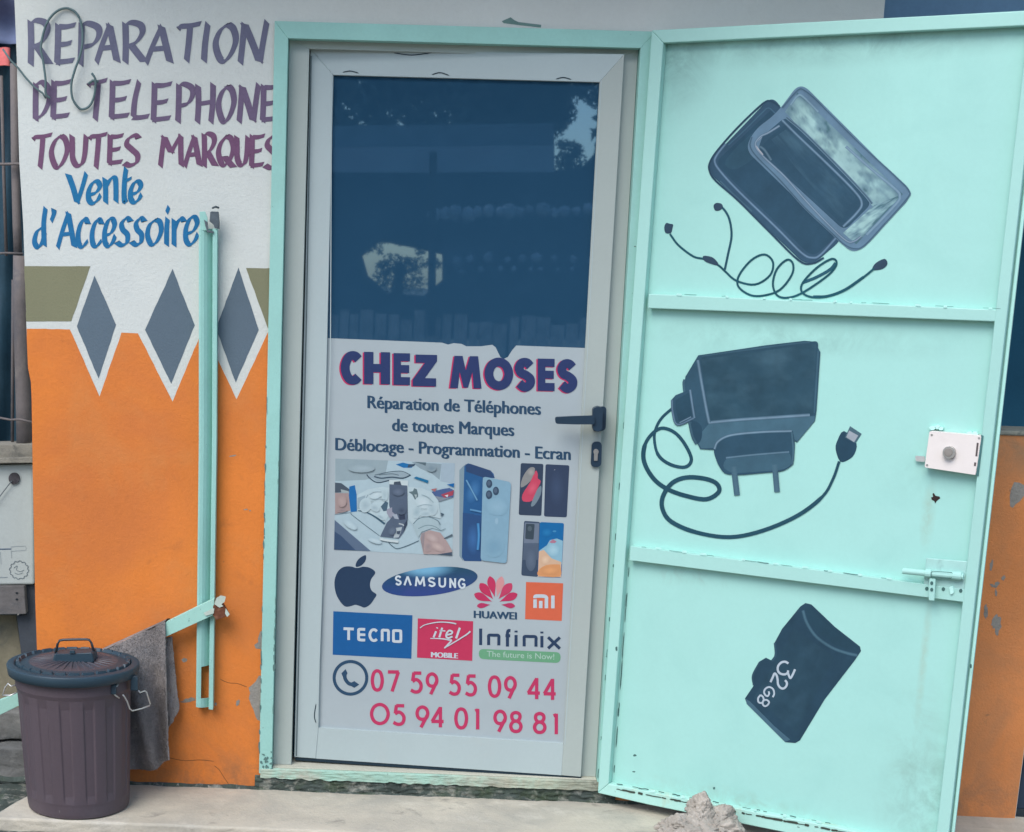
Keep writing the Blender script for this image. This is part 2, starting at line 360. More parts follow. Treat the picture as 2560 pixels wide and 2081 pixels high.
# corrugated roof reaching out over the door
b0 = WALL.pt(560,1985)-Vector((0,.1,PZ)); 
local_stain_shade(M_orange, [((b0.x,b0.y,.02), (.75,1,.36), 6, .36, .66, (.38,.155,.06), .75), ((b0.x+.02,b0.y,.0), (.6,1,.12), 22, .42, .66, (.24,.12,.06), .7), ((b0.x-.1,b0.y,.45), (.35,1,.35), 4, .42, .7, (.52,.20,.075), .6)])  # wall base: splash dirt, with the dimmer light low down painted in
local_stain_shade(M_brown_orange, [((xe-.15,b0.y,.02), (.5,1,.22), 9, .36, .66, (.26,.15,.09), .85), ((xe-.1,b0.y,zs-PZ-.03), (.5,1,.10), 12, .3, .62, (.30,.20,.12), .8)])
mb = MB(); rows = []
for y in (1.6, -.60):
    rows.append([Vector((-.75+.0127*k, y, 2.645+.075*(y+.60)+.009*sin(k*pi/3))) for k in range(300)])
mb.grid(rows); rf = mb.build('roof', mat('zinc_roof_sheet', (.32,.33,.34), .5, .15, 6, .1, 60, .4, .3), shop, smooth=True)
sm = rf.modifiers.new('thick', 'SOLIDIFY'); sm.thickness = .003
OFF = .0006
# orange half
vz = [(60,792)] + Z(A2, (190,622),(490,627),(697,1097),(850,650),(965,655),(1208,1132),(1392,690),(1440,690),(1530,850),(1656,1117),(1870,660),(1935,520))
pts = [WALL.pt(*p, OFF) for p in wob(vz[1:], .9, 14, 3)[:-60 or None]] if False else [WALL.pt(*p, OFF) for a_, b_ in zip(vz[1:], vz[2:]) for p in wob([a_, b_], .9, 14, 3)[:max(1, int(sqrt((b_[0]-a_[0])**2+(b_[1]-a_[1])**2)/14))]] + [WALL.pt(*vz[-1], OFF)]; xl = [WALL.pt(*p, OFF) for p in lefte[6:]]
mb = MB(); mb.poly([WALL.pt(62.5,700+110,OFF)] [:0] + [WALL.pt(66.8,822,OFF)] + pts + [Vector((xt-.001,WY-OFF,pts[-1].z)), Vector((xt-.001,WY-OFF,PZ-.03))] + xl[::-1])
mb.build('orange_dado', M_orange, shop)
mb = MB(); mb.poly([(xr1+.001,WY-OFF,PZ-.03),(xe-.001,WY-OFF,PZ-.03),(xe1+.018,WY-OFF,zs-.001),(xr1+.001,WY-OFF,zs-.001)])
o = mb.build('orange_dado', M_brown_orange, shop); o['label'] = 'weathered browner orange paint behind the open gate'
for pts in (Z(A2,(169,185),(633,185),(499,570),(184,572)), Z(A2,(1722,198),(1935,198),(1935,760),(1868,602))):
    mb = MB(); sheet(mb, wob(pts), WALL, OFF); mb.build('olive_band', M_olive, shop)
for pts in (Z(A2,(662,250),(813,595),(690,970),(537,605)), Z(A2,(1208,203),(1363,598),(1198,1007),(1015,630)), Z(A2,(1670,193),(1811,630),(1650,1000),(1512,620))):
    mb = MB(); sheet(mb, wob(pts), WALL, OFF); mb.build('painted_diamond', M_slate, shop)
# bare cement where paint has come off
def blob(cx, cy, a, b, rot=0, jag=.35, n=22, seed=0):
    rnd = random.Random(seed); out = []
    for k in range(n):
        t = 2*pi*k/n; q = 1+rnd.uniform(-jag, jag); x, y = a*cos(t)*q, b*sin(t)*q
        out.append((cx+x*cos(rot)-y*sin(rot), cy+x*sin(rot)+y*cos(rot)))
    return out
O2 = OFF+.0004
def patch(pts, k=0):
    mb = MB(); sheet(mb, pts, WALL, O2+.0001*k); mb.build('bare_cement_patch', M_chip, shop)
patch(Z(A4,(1812,640),(1790,680),(1770,700),(1740,725),(1750,760),(1742,800),(1760,850),(1775,880),(1790,930),(1802,950),(1830,960),(1845,640)))
patch(Z(A4,(1822,330),(1805,380),(1808,405),(1780,425),(1790,450),(1815,452),(1840,460),(1840,330)))
for k, (x, y, a, b, r) in enumerate([(1290,532,17,15,0),(1325,810,42,15,-.2),(1290,823,30,5,0),(1510,840,8,12,0),(1665,830,13,22,0)]): patch([A4(*p) for p in blob(x,y,a,b,r,.3,18,k)], k % 3)
for k, (x, y, a, b, r) in enumerate([(1630,1512,26,5,-.15),(1720,1888,16,4,0),(1750,1896,7,4,0)]): patch([A2(*p) for p in blob(x,y,a,b,r,.3,14,k+9)])
F9 = fr(2380,1000,2.894)
patch(Z(F9,(450,595),(490,600),(525,620),(525,690),(490,735),(460,755),(440,782),(420,770),(418,690),(430,640)))
for k, (x, y, a, b, r) in enumerate([(285,1200,10,42,.1),(372,1290,14,20,.4),(325,1335,14,26,.5),(295,1345,22,9,.5),(318,1395,9,24,0),(245,1530,14,48,0),(320,1615,34,52,.1),(325,1680,14,24,0)]): patch([F9(*p) for p in blob(x,y,a,b,r,.28,20,k+30)], k % 3)
# dark mossy joint where the wall meets the step, and two cracks
mb = MB(); rows = []
for y_, z_ in ((WY-.012, PZ-.002), (WY-.006, PZ+.004), (WY-.001, PZ+.009)): rows.append([Vector((-.9+2.9*i/260, y_+noise.noise(Vector((i*.31, z_*90, 1)))*.004, z_+max(-.003, noise.noise(Vector((i*.17, 3, 8)))*.007))) for i in range(261)])
mb.grid(rows); mb.build('mossy_joint', M_moss, shop)
mb = MB()
for pts in (Z(A4,(1500,1270),(1535,1300),(1560,1340),(1590,1385),(1605,1410)), Z(A4,(1180,1215),(1290,1235),(1400,1230),(1500,1240)), Z(A4,(1540,665),(1600,690),(1660,695),(1730,720))): ribbon(mb, cr(pts,6), [.5]+[1.3]*(len(cr(pts,6))-2)+[.5], WALL, O2)
mb.build('plaster_crack', mat('crack', (.16,.075,.03), .95, .2), shop)['kind'] = 'stuff'
# flaked spots over the door and along its frame
mb = MB()
sheet(mb, Z(A5,(1240,108),(1262,98),(1285,88),(1305,103),(1325,112),(1440,126),(1438,140),(1330,128),(1250,118)), WALL, OFF)
mb.build('flaked_paint', mat('flaked_green', (.16,.27,.25), .9, .2), shop)

# hand lettering: letters as brush strokes in a unit box (x right, y down)
GL = {
 'R': [[(.12,1),(.14,.5),(.12,.02)], ['c',(.0,.12),(.35,.0),(.78,.06),(.86,.25),(.6,.48),(.2,.6)], [(.32,.52),(.62,.74),(.95,.98)]],
 'E': [[(.14,.02),(.12,.5),(.08,1)], [(.1,.07),(.55,.07),(1,.02)], [(.12,.52),(.5,.5),(.8,.46)], [(.08,.95),(.5,.93),(.92,.9)]],
 'P': [[(.14,1),(.18,.5),(.2,.02)], ['c',(.08,.1),(.45,.0),(.92,.1),(.96,.3),(.7,.5),(.22,.58)]],
 'A': [[(.04,1),(.3,.52),(.62,.03)], [(.6,.03),(.76,.5),(.92,.97)], [(.3,.63),(.8,.6)]],
 'T': [[(.0,.16),(.08,.1),(.5,.08),(1,.02)], [(.52,.08),(.46,.5),(.36,1)]],
 'I': [[(.8,.0),(.5,.5),(.35,1)]],
 'O': [['c',(.6,.02),(.25,.2),(.06,.52),(.2,.86),(.42,.98),(.72,.8),(.94,.45),(.84,.15),(.6,.02)]],
 'N': [[(.06,1),(.14,.5),(.2,.06)], [(.2,.06),(.5,.55),(.72,.96)], [(.74,.96),(.86,.45),(.98,.0)]],
 'D': [[(.14,1),(.14,.5),(.16,.06)], ['c',(.0,.14),(.5,.02),(.9,.2),(.92,.5),(.6,.82),(.14,.98)]],
 'L': [[(.45,.0),(.2,.5),(.12,.94)], [(.1,.94),(.5,.94),(1,.9)]],
 'H': [[(.14,.04),(.16,.5),(.1,1)], [(.92,.0),(.9,.5),(.8,1)], [(.16,.52),(.88,.46)]],
 'U': [['c',(.1,.02),(.12,.4),(.14,.74),(.36,.96),(.68,.9),(.84,.6),(.92,.02)]],
 'S': [['c',(.92,.1),(.7,.02),(.3,.12),(.18,.3),(.5,.46),(.86,.64),(.8,.86),(.4,.96),(.04,.9)]],
 'M': [[(.04,1),(.12,.5),(.2,.06)], [(.2,.06),(.36,.34),(.5,.56)], [(.5,.56),(.68,.3),(.9,.02)], [(.9,.02),(.9,.5),(.92,.98)]],
 'Q': [['c',(.55,.02),(.2,.25),(.06,.55),(.22,.86),(.45,.92),(.76,.72),(.92,.4),(.8,.12),(.55,.02)], [(.42,.66),(.64,.82),(.94,1)]],
 'V': [[(.04,.04),(.3,.5),(.5,.97)], [(.5,.97),(.75,.5),(.97,.0)]],
 'e': [['c',(.12,.62),(.6,.5),(.86,.24),(.7,.03),(.36,.1),(.1,.45),(.12,.82),(.38,.97),(.7,.84),(.92,.6)]],
 'n': [[(.12,.08),(.16,.5),(.16,1)], ['c',(.16,.42),(.5,.1),(.78,.08),(.84,.4),(.84,.96)]],
 't': [['c',(.5,.0),(.3,.3),(.2,.7),(.3,.96),(.66,.9)], [(.3,.36),(.7,.34),(1.25,.28)]],
 'd': [['c',(.6,.5),(.2,.62),(.04,.86),(.3,1),(.62,.86),(.82,.6)], [(.86,.0),(.72,.4),(.76,.96)]],
 "'": [[(.7,.05),(.7,.4),(.2,.95)]],
 'c': [['c',(.92,.2),(.7,.04),(.34,.2),(.12,.55),(.2,.88),(.5,.96),(.92,.76)]],
 's': [['c',(.96,.14),(.7,.03),(.36,.2),(.42,.42),(.74,.6),(.7,.86),(.36,.96),(.02,.86)]],
 'o': [['c',(.6,.04),(.2,.24),(.06,.6),(.3,.94),(.66,.84),(.94,.46),(.86,.14),(.6,.04)]],
 'i': [[(.55,.3),(.42,.6),(.4,1)], [(.75,.0),(.4,.16)]],
 'r': [[(.2,.1),(.2,.5),(.2,1)], ['c',(.2,.48),(.46,.2),(.76,.06),(.98,.16)]],
}
def letters(items, width, nib, color, frm, name='painted_lettering'):
    mb = MB(); q = 0
    for ch, x0, x1, y0, y1 in items:
        for st in GL[ch]:
            p = cr(st[1:], 6) if st[0] == 'c' else cr(st, 4)
            pts = [frm(x0+p_[0]*(x1-x0), y0+p_[1]*(y1-y0)) for p_ in p]
            ribbon(mb, pts, width, WALL, OFF+.0003+.00004*(q % 7), color, cut=.35, nib=nib); q += 1
    return mb.build(name, M_letter, shop)
L1 = [('R',196,352,145,455),('E',388,528,168,450),('P',540,697,165,455),('A',668,832,165,440),('R',858,1018,160,440),('A',1015,1205,175,445),('T',1250,1405,160,430),('I',1405,1468,165,430),('O',1500,1660,165,435),('N',1670,1872,150,445)]
L2 = [('D',232,352,572,842),('E',360,492,565,832),('T',620,748,555,840),('E',768,912,565,832),('L',918,1042,570,840),('E',1062,1202,580,852),('P',1228,1352,590,856),('H',1368,1502,588,860),('O',1522,1645,598,858),('N',1665,1812,590,857),('E',1828,1955,595,852)]
L3 = [('T',233,362,938,1177),('O',352,478,945,1177),('U',492,612,945,1167),('T',628,748,933,1177),('E',756,862,943,1152),('S',868,977,945,1167),('M',1115,1282,943,1167),('A',1288,1407,948,1167),('R',1418,1512,938,1167),('Q',1522,1642,948,1172),('U',1648,1742,953,1162),('E',1752,1852,945,1172),('S',1853,1955,948,1184)]
L4 = [('V',472,608,1212,1427),('e',610,712,1268,1428),('n',722,828,1235,1422),('t',858,908,1178,1422),('e',905,998,1268,1422)]
L5 = [('d',238,332,1455,1732),("'",350,388,1462,1555),('A',398,530,1482,1737),('c',536,622,1525,1735),('c',634,718,1528,1732),('e',724,814,1528,1730),('s',816,918,1522,1725),('s',920,1014,1522,1722),('o',1026,1134,1530,1722),('i',1145,1196,1448,1718),('r',1200,1290,1518,1722),('e',1290,1394,1515,1718)]
for its, wd, c in ((L1, 18.5, (114,115,136)), (L2, 17, (116,101,126)), (L3, 15.5, (122,88,116)), (L4, 15, (44,120,166)), (L5, 14.5, (44,116,164))):  # upper lines greyer: haze put into the lettering colours
    cut_ = max(range(1, len(its)), key=lambda i: its[i][1]-its[i-1][2]); wide = its[cut_][1]-its[cut_-1][2] > 60 or its is L2
    if its is L2: cut_ = 2
    for grp in ((its[:cut_], its[cut_:]) if wide else (its,)): letters(grp, wd, radians(-38), srgb(*c, K), A1)

# ------------------------------------------------------------------ green steel door frame and its cement sill
fm = thing('steel_door_frame', 'mint green steel frame around the glass door, chipped along its lower edges', 'door frame', (0, 0, PZ))
T = .005; FL = .037; DP = .042
def angle_bar(name, a, b, m):                         # flange + return of one side, between the inner/outer corners
    mb = MB(); mb.prism(a, (0, T, 0)); mb.prism(b, (0, DP-T, 0)); return mb.build(name, m, fm, .0012)
zb = .012
angle_bar('jamb', [(0,0,zb),(FL,0,zb),(FL,0,H-.043),(0,0,H)], [(FL-T,T+.0003,zb),(FL,T+.0003,zb),(FL,T+.0003,H-.043),(FL-T,T+.0003,H-.043+T)], M_mint_worn)
xit, xib = ypl(0).pt(1602, 112).x, ypl(0).pt(1493, 1962).x   # the hinge jamb stands a little out of plumb
angle_bar('jamb', [(xib,0,zb),(xib+FL,0,zb),(xit+FL,0,H+.003),(xit,0,H-.040)], [(xib,T+.0003,zb),(xib+T,T+.0003,zb),(xit+T,T+.0003,H-.040+T),(xit,T+.0003,H-.040)], M_mint_worn)
angle_bar('head', [(0,0,H),(FL,0,H-.043),(xit,0,H-.040),(xit+FL,0,H+.003)], [(FL+.0004,T+.0003,H-.043),(xit-.0004,T+.0003,H-.040),(xit-T,T+.0003,H-.040+T),(FL+T,T+.0003,H-.043+T)], M_mint_worn)
mb = MB(); rg = random.Random(5); FP = ypl(-.0004)
for k in range(46):
    y = 900+1040*rg.random()**.7; x = 687-42*(y-53)/1890; e = rg.choice((0, 0, 1)); xx = x+(1.5 if e == 0 else 34)+rg.uniform(-1,1); h = rg.uniform(3,15)
    sheet(mb, blob(xx, y, rg.uniform(.8,2.2), h, -.02, .3, 10, k), FP, .00002*k)
for k in range(16): sheet(mb, blob(652+rg.uniform(0,30), 1880+rg.uniform(0,52), rg.uniform(1.5,5), rg.uniform(1.5,4.5), rg.uniform(0,3), .4, 10, k+80), FP, .0012+.00002*k)
mb.build('chipped_paint', mat('chip_dark', (.11,.20,.185), .9, .2), fm)['kind'] = 'stuff'
sill = thing('door_sill', 'cement threshold below the glass door with flaking green paint and mossy foot', 'threshold', (.5, .05, PZ))
def rough_front(name, x0, x1, z0, z1, y, amp, m, nx=180, nz=14, zj=.0, fq=30):
    mb = MB(); rows = []
    for j in range(nz+1):
        rows.append([Vector((x0+(x1-x0)*i/nx, y+noise.fractal(Vector(((x0+(x1-x0)*i/nx)*fq, j*.45, 2.3+z0*50)), .7, 2, 5)*amp, z0+(z1-z0)*j/nz + (noise.noise(Vector((i*.21, z0*90, 4)))*zj if j in (0,) else 0))) for i in range(nx+1)])
    top = [[p for p in rows[-1]], [Vector((p.x, y+.14, z1)) for p in rows[-1]]]
    mb.grid(rows); mb.grid(top); return mb.build(name, m, sill, smooth=True)
rough_front('painted_step', .004, xib+.02, .000, .027, -.003, .0022, M_sill, zj=.005)
rough_front('mossy_foot', -.012, W+.035, PZ-.004, .004, .004, .006, M_moss, fq=45)
local_stain_shade(M_sill, [((.38,0,.05), (.40,.3,.1), 7, .25, .62, (.40,.39,.29), .95), ((.12,0,.05), (.22,.3,.1), 16, .46, .64, (.30,.30,.25), .8), ((.46,0,.05), (.12,.3,.1), 20, .34, .6, (.14,.15,.125), .85)])
mb = MB(); mb.box((FL+.001, .012, .0272), (xib-.001, .14, .0305)); mb.build('cream_ledge', M_sillcream, sill, .001)

# ------------------------------------------------------------------ glass door: fixed frame, leaf, pane, handle, lock
door = thing('glass_door', 'white aluminium door standing slightly ajar, dark glass above a printed sign', 'door', (LH.x, LH.y, .04))
def ring(name, x0, x1, xb, z0, z1, wd, y0, y1, m, parent):
    hd_ = .024
    for nm, q in (('frame_post', [(x0,z0),(x0+wd,z0),(x0+wd,z1-hd_),(x0,z1)]), ('frame_post', [(xb-wd,z0),(xb,z0),(x1,z1),(x1-wd,z1-hd_)]), ('frame_head', [(x0,z1),(x0+wd+.0003,z1-hd_),(x1-wd-.0003,z1-hd_),(x1,z1)])):
        mb = MB(); mb.prism([(x, y0, z) for x, z in q], (0, y1-y0, 0)); mb.build(nm, m, parent, .001)
ring('frame', FL+.001, xit-.001, xib-.001, .031, H-.0385, .0535, .036, DP+.06, M_alu_cream, door)
c_out = [(776,123),(1561,136),(1452,1943),(735.5,1893)]
c_in = [(833,188),(1499,206),(1409,1859),(796,1820)]
lbi, rbi = (789,1897), (1404,1939)
def leafbar(name, q, dep=.045, off=0, m=M_alu):
    mb = MB(); mb.prism([LEAF.pt(*p, off) for p in q], -LEAF.n*dep); return mb.build(name, m, door, .0012)
leafbar('stile', [c_out[0], c_in[0], c_in[3], lbi, c_out[3]])
leafbar('stile', [c_out[1], c_out[2], rbi, c_in[2], c_in[1]], m=M_alu_cream)
leafbar('top_rail', [c_out[0], c_out[1], c_in[1], c_in[0]], off=-.0004)
leafbar('bottom_rail', [c_in[3], c_in[2], rbi, lbi], off=-.0015)
# glazing bead with its small dark gaps
mb = MB(); ribbon(mb, [(829,180),(826,900),(792,1822)], 2.2, LEAF, .0006); ribbon(mb, [(1412,1862),(1470,860),(1503,203)], 2.2, LEAF, .0006)
mb.build('glazing_bead', M_alu, door)
mb = MB()
for a, b, c in (((857,181),(876,178),(896,183)), ((1080,187),(1100,182),(1123,189)), ((1390,198),(1408,194),(1428,199)), ((985,133),(1030,138),(1080,132)), ((790,1760),(786,1790),(790,1808))):
    ribbon(mb, cr([a,b,c],5), [1.0]+[2.4]*9+[1.0], LEAF, .0009)
mb.build('bead_gap', M_gap, door)
mg, t, b = principled('dark_tinted_glass')
b.inputs['Base Color'].default_value = (*srgb(42,80,108,1.15), 1); b.inputs['Roughness'].default_value = .017; b.inputs['IOR'].default_value = 2.3
b.inputs['Specular IOR Level'].default_value = .5
fw, rw = noise_fac(t, 2.5, 2, .4); bp = node(t, 'ShaderNodeBump'); bp.inputs['Strength'].default_value = .012; bp.inputs['Distance'].default_value = .01
t.links.new(rw, bp.inputs['Height']); t.links.new(bp.outputs[0], b.inputs['Normal'])
GO = -.012
b.inputs['Specular Tint'].default_value = (.50,.78,1,1)
mb = MB(); mb.prism([LEAF.pt(*p, GO) for p in ((829,184),(1503,202),(1413,1864),(792,1824))], -LEAF.n*.006); mb.build('glass_pane', mg, door)
mb = MB(); ribbon(mb, [(738,1896.5),(1100,1921.5),(1453,1946.5)], 8.5, LEAF, -.004); mb.build('bottom_gap', M_gap, door)  # dark strip painted for the shaded gap under the leaf
mb = MB(); ribbon(mb, [(741,1890),(766,800),(778,140)], 3.2, LEAF, .0007); mb.build('edge_line', mat('edge_line_grey', (.13,.17,.18), .7, .1), door)  # thin grey line along the hinge edge of the leaf
H4 = fr(1360,980,7.89)
hd = MB(); hd.prism([LEAF.pt(*p, .012) for p in rpoly(Z(H4,(975,300),(1235,290),(1215,765),(960,790)), 10)], -LEAF.n*.0115)
handle = hd.build('handle', M_black, door, .002)
mb = MB(); mb.prism([LEAF.pt(*p, .052) for p in rpoly(Z(H4,(965,330),(1080,285),(1165,340),(1150,740),(1070,800),(955,740)), 6)], -LEAF.n*.039); mb.build('neck', M_black, handle, .003)
mb = MB(); mb.prism([LEAF.pt(*p, .060) for p in rpoly(Z(H4,(215,500),(600,480),(1000,470),(1000,645),(600,645),(230,632)), 6)], -LEAF.n*.014); mb.build('lever', M_black, handle, .003)
mb = MB(); mb.prism([LEAF.pt(*p, .009) for p in rpoly(Z(H4,(945,985),(1145,985),(1130,1485),(920,1485)), 12, 7)], -LEAF.n*.0085); lock = mb.build('lock_plate', M_black, door, .0015)
mb = MB(); mb.prism([LEAF.pt(*p, .0125) for p in ellipse(*H4(1027,1185), 6.5, 7.0)], -LEAF.n*.004); mb.prism([LEAF.pt(*p, .0122) for p in Z(H4,(990,1225),(1062,1225),(1055,1360),(988,1360))], -LEAF.n*.0035); mb.build('key_cylinder', M_steel, lock, .0006)

# ------------------------------------------------------------------ printed sign on the lower glass
sign = thing('shop_sign', 'white vinyl sign with torn top edge covering the lower glass of the door', 'sign', LEAF.pt(1100,1840,GO))
PO = GO+.0006; P1 = PO+.0005
mb = MB(); vin = Z(A6,(98,66),(830,95),(868,107),(905,98),(955,103),(985,118),(1080,118),(1150,108),(1172,125),(1185,152),(1203,188),(1225,198),(1250,186),(1277,143),(1303,113),(1745,129)) + [(1412,1861),(794,1822)]
sheet(mb, vin, LEAF, PO); mb.build('vinyl_sheet', mat('printed_vinyl', srgb(176,187,190,K), .42, .06, 1.6, .10, 16, .3), sign)
NAVY = srgb(46,60,104,K); CRIM = srgb(196,52,100,K); INK = srgb(46,76,102,K); WHT = srgb(196,205,210,K)
BL = {
 'C': [['c',(1,.14),(.72,-.0),(.3,.04),(.02,.34),(.02,.66),(.3,.96),(.72,1),(1,.86)]],
 'H': [[(0,-.14),(0,1.14)],[(1,-.14),(1,1.14)],[(0,.5),(1,.5)]],
 'E': [[(0,-.14),(0,1.14)],[(0,0),(1.2,0)],[(0,.5),(1.1,.5)],[(0,1),(1.2,1)]],
 'Z': [[(-.1,0),(1.12,0)],[(1.0,.06),(.0,.94)],[(-.12,1),(1.15,1)]],
 'M': [[(-.04,1.14),(.1,-.14)],[(.1,.0),(.5,.92)],[(.5,.92),(.9,.0)],[(.9,-.14),(1.04,1.14)]],
 'O': [['k',(.5,0),(.15,.14),(0,.5),(.15,.86),(.5,1),(.85,.86),(1,.5),(.85,.14)]],
 'S': [['c',(.95,.14),(.66,-.0),(.26,.02),(.04,.22),(.2,.42),(.6,.52),(.95,.68),(.9,.9),(.5,1.02),(.05,.86)]],
 'V': [[(0,1.1),(.5,-.1)],[(.5,-.1),(1,1.1)]],
 'U': [['c',(0,-.1),(0,.6),(.12,.9),(.5,1),(.88,.9),(1,.6),(1,-.1)]],
 'N': [[(0,1.1),(0,-.1)],[(0,0),(1,1)],[(1,1.1),(1,-.1)]],
 'G': [['c',(1,.18),(.75,0),(.3,.02),(0,.35),(0,.65),(.3,.98),(.75,1),(1,.82),(1,.55)],[(.55,.56),(1.06,.56)]],
 'T': [[(-.1,0),(1.1,0)],[(.5,0),(.5,1.08)]],
 'n': [['c',(0,1.05),(0,.4),(0,.08),(.12,0),(.5,0),(.88,0),(1,.12),(1,.4),(1,1.05)]],
 'D': [['k',(.1,.0),(.9,.0),(1,.1),(1,.9),(.9,1),(.1,1),(0,.9),(0,.1)]],
 'B': [['c',(1.1,0),(.3,0),(.04,.04),(0,.2),(0,.8),(.04,.96),(.3,1),(1.1,1)]],
 'I': [[(.5,-.1),(.5,1.1)]],
 'f': [['c',(1,0),(.6,.0),(.42,.12),(.4,.4),(.4,1.06)],[(0,.34),(.95,.34)]],
 'i': [[(.5,.28),(.5,1.06)],[(.5,-.02),(.5,.1)]],
 'm': [['c',(0,.3),(0,1.06)],['c',(0,.2),(.02,.04),(.3,0),(.8,0),(1,.12),(1,.4),(1,1.06)],[(.5,.42),(.5,1.06)]],
 'x': [[(0,.28),(1,1.06)],[(1,.28),(0,1.06)]],
 '0': [['k',(.5,0),(.15,.12),(0,.5),(.15,.88),(.5,1),(.85,.88),(1,.5),(.85,.12)]],
 '1': [[(.2,.06),(.95,0)],[(.95,-.06),(.95,1.06)]],
 '4': [[(.78,-.05),(.78,1.06)],[(.78,-.02),(0,.74)],[(-.06,.74),(1.08,.74)]],
 '5': [[(1.02,0),(.24,0)],[(.26,-.03),(.14,.42)],['c',(.12,.44),(.5,.34),(.88,.48),(1,.7),(.82,.94),(.4,1.0),(-.04,.9)]],
 '7': [[(-.06,0),(1.05,0)],[(1,.0),(.36,1.06)]],
 '8': [['k',(.5,0),(.16,.08),(.1,.26),(.28,.42),(.5,.45),(.72,.42),(.9,.26),(.84,.08)],['k',(.5,.45),(.14,.54),(0,.74),(.16,.94),(.5,1),(.84,.94),(1,.74),(.86,.54)]],
 '9': [['k',(.5,0),(.14,.1),(0,.33),(.14,.56),(.5,.64),(.86,.56),(1,.33),(.86,.1)],[(.96,.42),(.36,1.06)]],
}
def block(mb, items, wd, frm, col, off, tilt=.038, dx=0, dy=0, pl=LEAF):
    q = 0
    for ch, x0, x1, y0, y1 in items:
        h = wd/2
        for st in BL[ch]:
            if st[0] == 'c': p = cr(st[1:], 6)
            elif st[0] == 'k': p = cr(st[1:], 6, True); p = p + p[:2]
            else: p = st
            pts = []
            for u, v in p:
                x = x0+h+u*(x1-x0-wd); y = y0+h+v*(y1-y0-wd)+tilt*(x-x0); pts.append(frm(x+dx, y+dy))
            sc = sqrt((frm(1,0)[0]-frm(0,0)[0])**2)
            ribbon(mb, pts, wd*sc, pl, off+.00006*(q % 6), col); q += 1
BP = {'H': [(0,0),(.36,0),(.36,.37),(.64,.37),(.64,0),(1,0),(1,1),(.64,1),(.64,.63),(.36,.63),(.36,1),(0,1)],
 'E': [(0,0),(1,0),(1,.25),(.45,.25),(.45,.37),(.95,.37),(.95,.62),(.45,.62),(.45,.75),(1,.75),(1,1),(0,1)],
 'Z': [(.12,0),(1,0),(1,.2),(.50,.74),(.96,.74),(.96,1),(0,1),(0,.8),(.5,.26),(.12,.26)],
 'M': [(.14,0),(.40,0),(.5,.44),(.63,0),(.89,.0),(1,1),(.75,1),(.71,.5),(.57,.98),(.43,.98),(.31,.5),(.25,1),(0,1)]}
def title(mb, items, col, off, dx, dy):
    for k, it in enumerate(items):
        if it[0] in BP:
            _, x0, x1, y0, y1 = it
            sheet(mb, [A6(x0+u*(x1-x0)+dx, y0+v*(y1-y0)+.02*u*(x1-x0)+dy) for u, v in BP[it[0]]], LEAF, off+.00002*k, col)
        else: block(mb, [it], 57, A6, col, off, .02, dx, dy)
chez = [('C',184,325,148,360),('H',332,498,153,358),('E',520,625,161,364),('Z',642,798,170,372)]
moses = [('M',880,1082,178,384),('O',1100,1284,188,396),('S',1290,1425,192,404),('E',1440,1548,196,402),('S',1562,1695,200,412)]
for wrd in (chez, moses):
    mb = MB(); title(mb, wrd, CRIM, P1, -9, 4); title(mb, wrd, NAVY, P1+.0006, 0, 0); mb.build('title_lettering', M_print, sign)
def tx(name, s, a, b, cap, frm, col, bold=.012, off=P1, shear=0.0, lean=(0,0)):
    mb = MB(); sc = frm(1,0)[0]-frm(0,0)[0]
    for j, k in enumerate((-.7, -.25, .25, .7)): text(mb, s, frm(a[0]+k*bold*260, a[1]+k*bold*60), frm(b[0]+k*bold*260, b[1]+k*bold*60), cap*sc, LEAF, off+.0001*j, col, 0, shear=shear, lean=lean)
    return mb
tx('t', 'Réparation de Téléphones', (357,512), (1458,555), 84, A6, INK, .022).build('sign_lettering', M_print, sign)
tx('t', 'de toutes Marques', (514,658), (1288,690), 84, A6, INK, .022).build('sign_lettering', M_print, sign)
tx('t', 'Déblocage - Programmation - Ecran', (152,780), (1648,843), 82, A6, INK, .022).build('sign_lettering', M_print, sign)
n1 = [('0',363,445,726,866),('7',463,545,733,868),('5',604,686,740,878),('9',703,783,745,885),('5',843,922,753,891),('5',943,1022,758,896),('0',1088,1172,764,904),('9',1188,1268,768,910),('4',1328,1416,776,915),('4',1428,1514,781,920)]
n2 = [('O',358,482,934,1073),('5',496,580,942,1078),('9',640,727,950,1090),('4',733,820,955,1090),('0',880,967,962,1100),('1',996,1037,968,1103),('9',1122,1207,976,1117),('8',1220,1304,984,1122),('8',1367,1452,990,1128),('1',1480,1524,998,1133)]
for nn in (n1, n2):
    mb = MB(); block(mb, nn, 21, A7, srgb(192,56,98,K), P1, .01); mb.build('telephone_number', M_print, sign)
# handset mark
mb = MB(); c = ellipse(238,780,101,101,0,48); ribbon(mb, [A7(*p) for p in c+c[:1]], 7.8, LEAF, P1, INK)
ribbon(mb, [A7(*p) for p in cr([(203,752),(205,785),(228,815),(262,822)],6)], 9, LEAF, P1+.0001, INK)
sheet(mb, Z(A7,(182,752),(208,726),(220,752),(205,775),(190,772)), LEAF, P1+.0003, INK); sheet(mb, Z(A7,(240,812),(262,800),(292,822),(262,842),(246,834)), LEAF, P1+.0003, INK)
mb.build('handset_mark', M_print, sign)
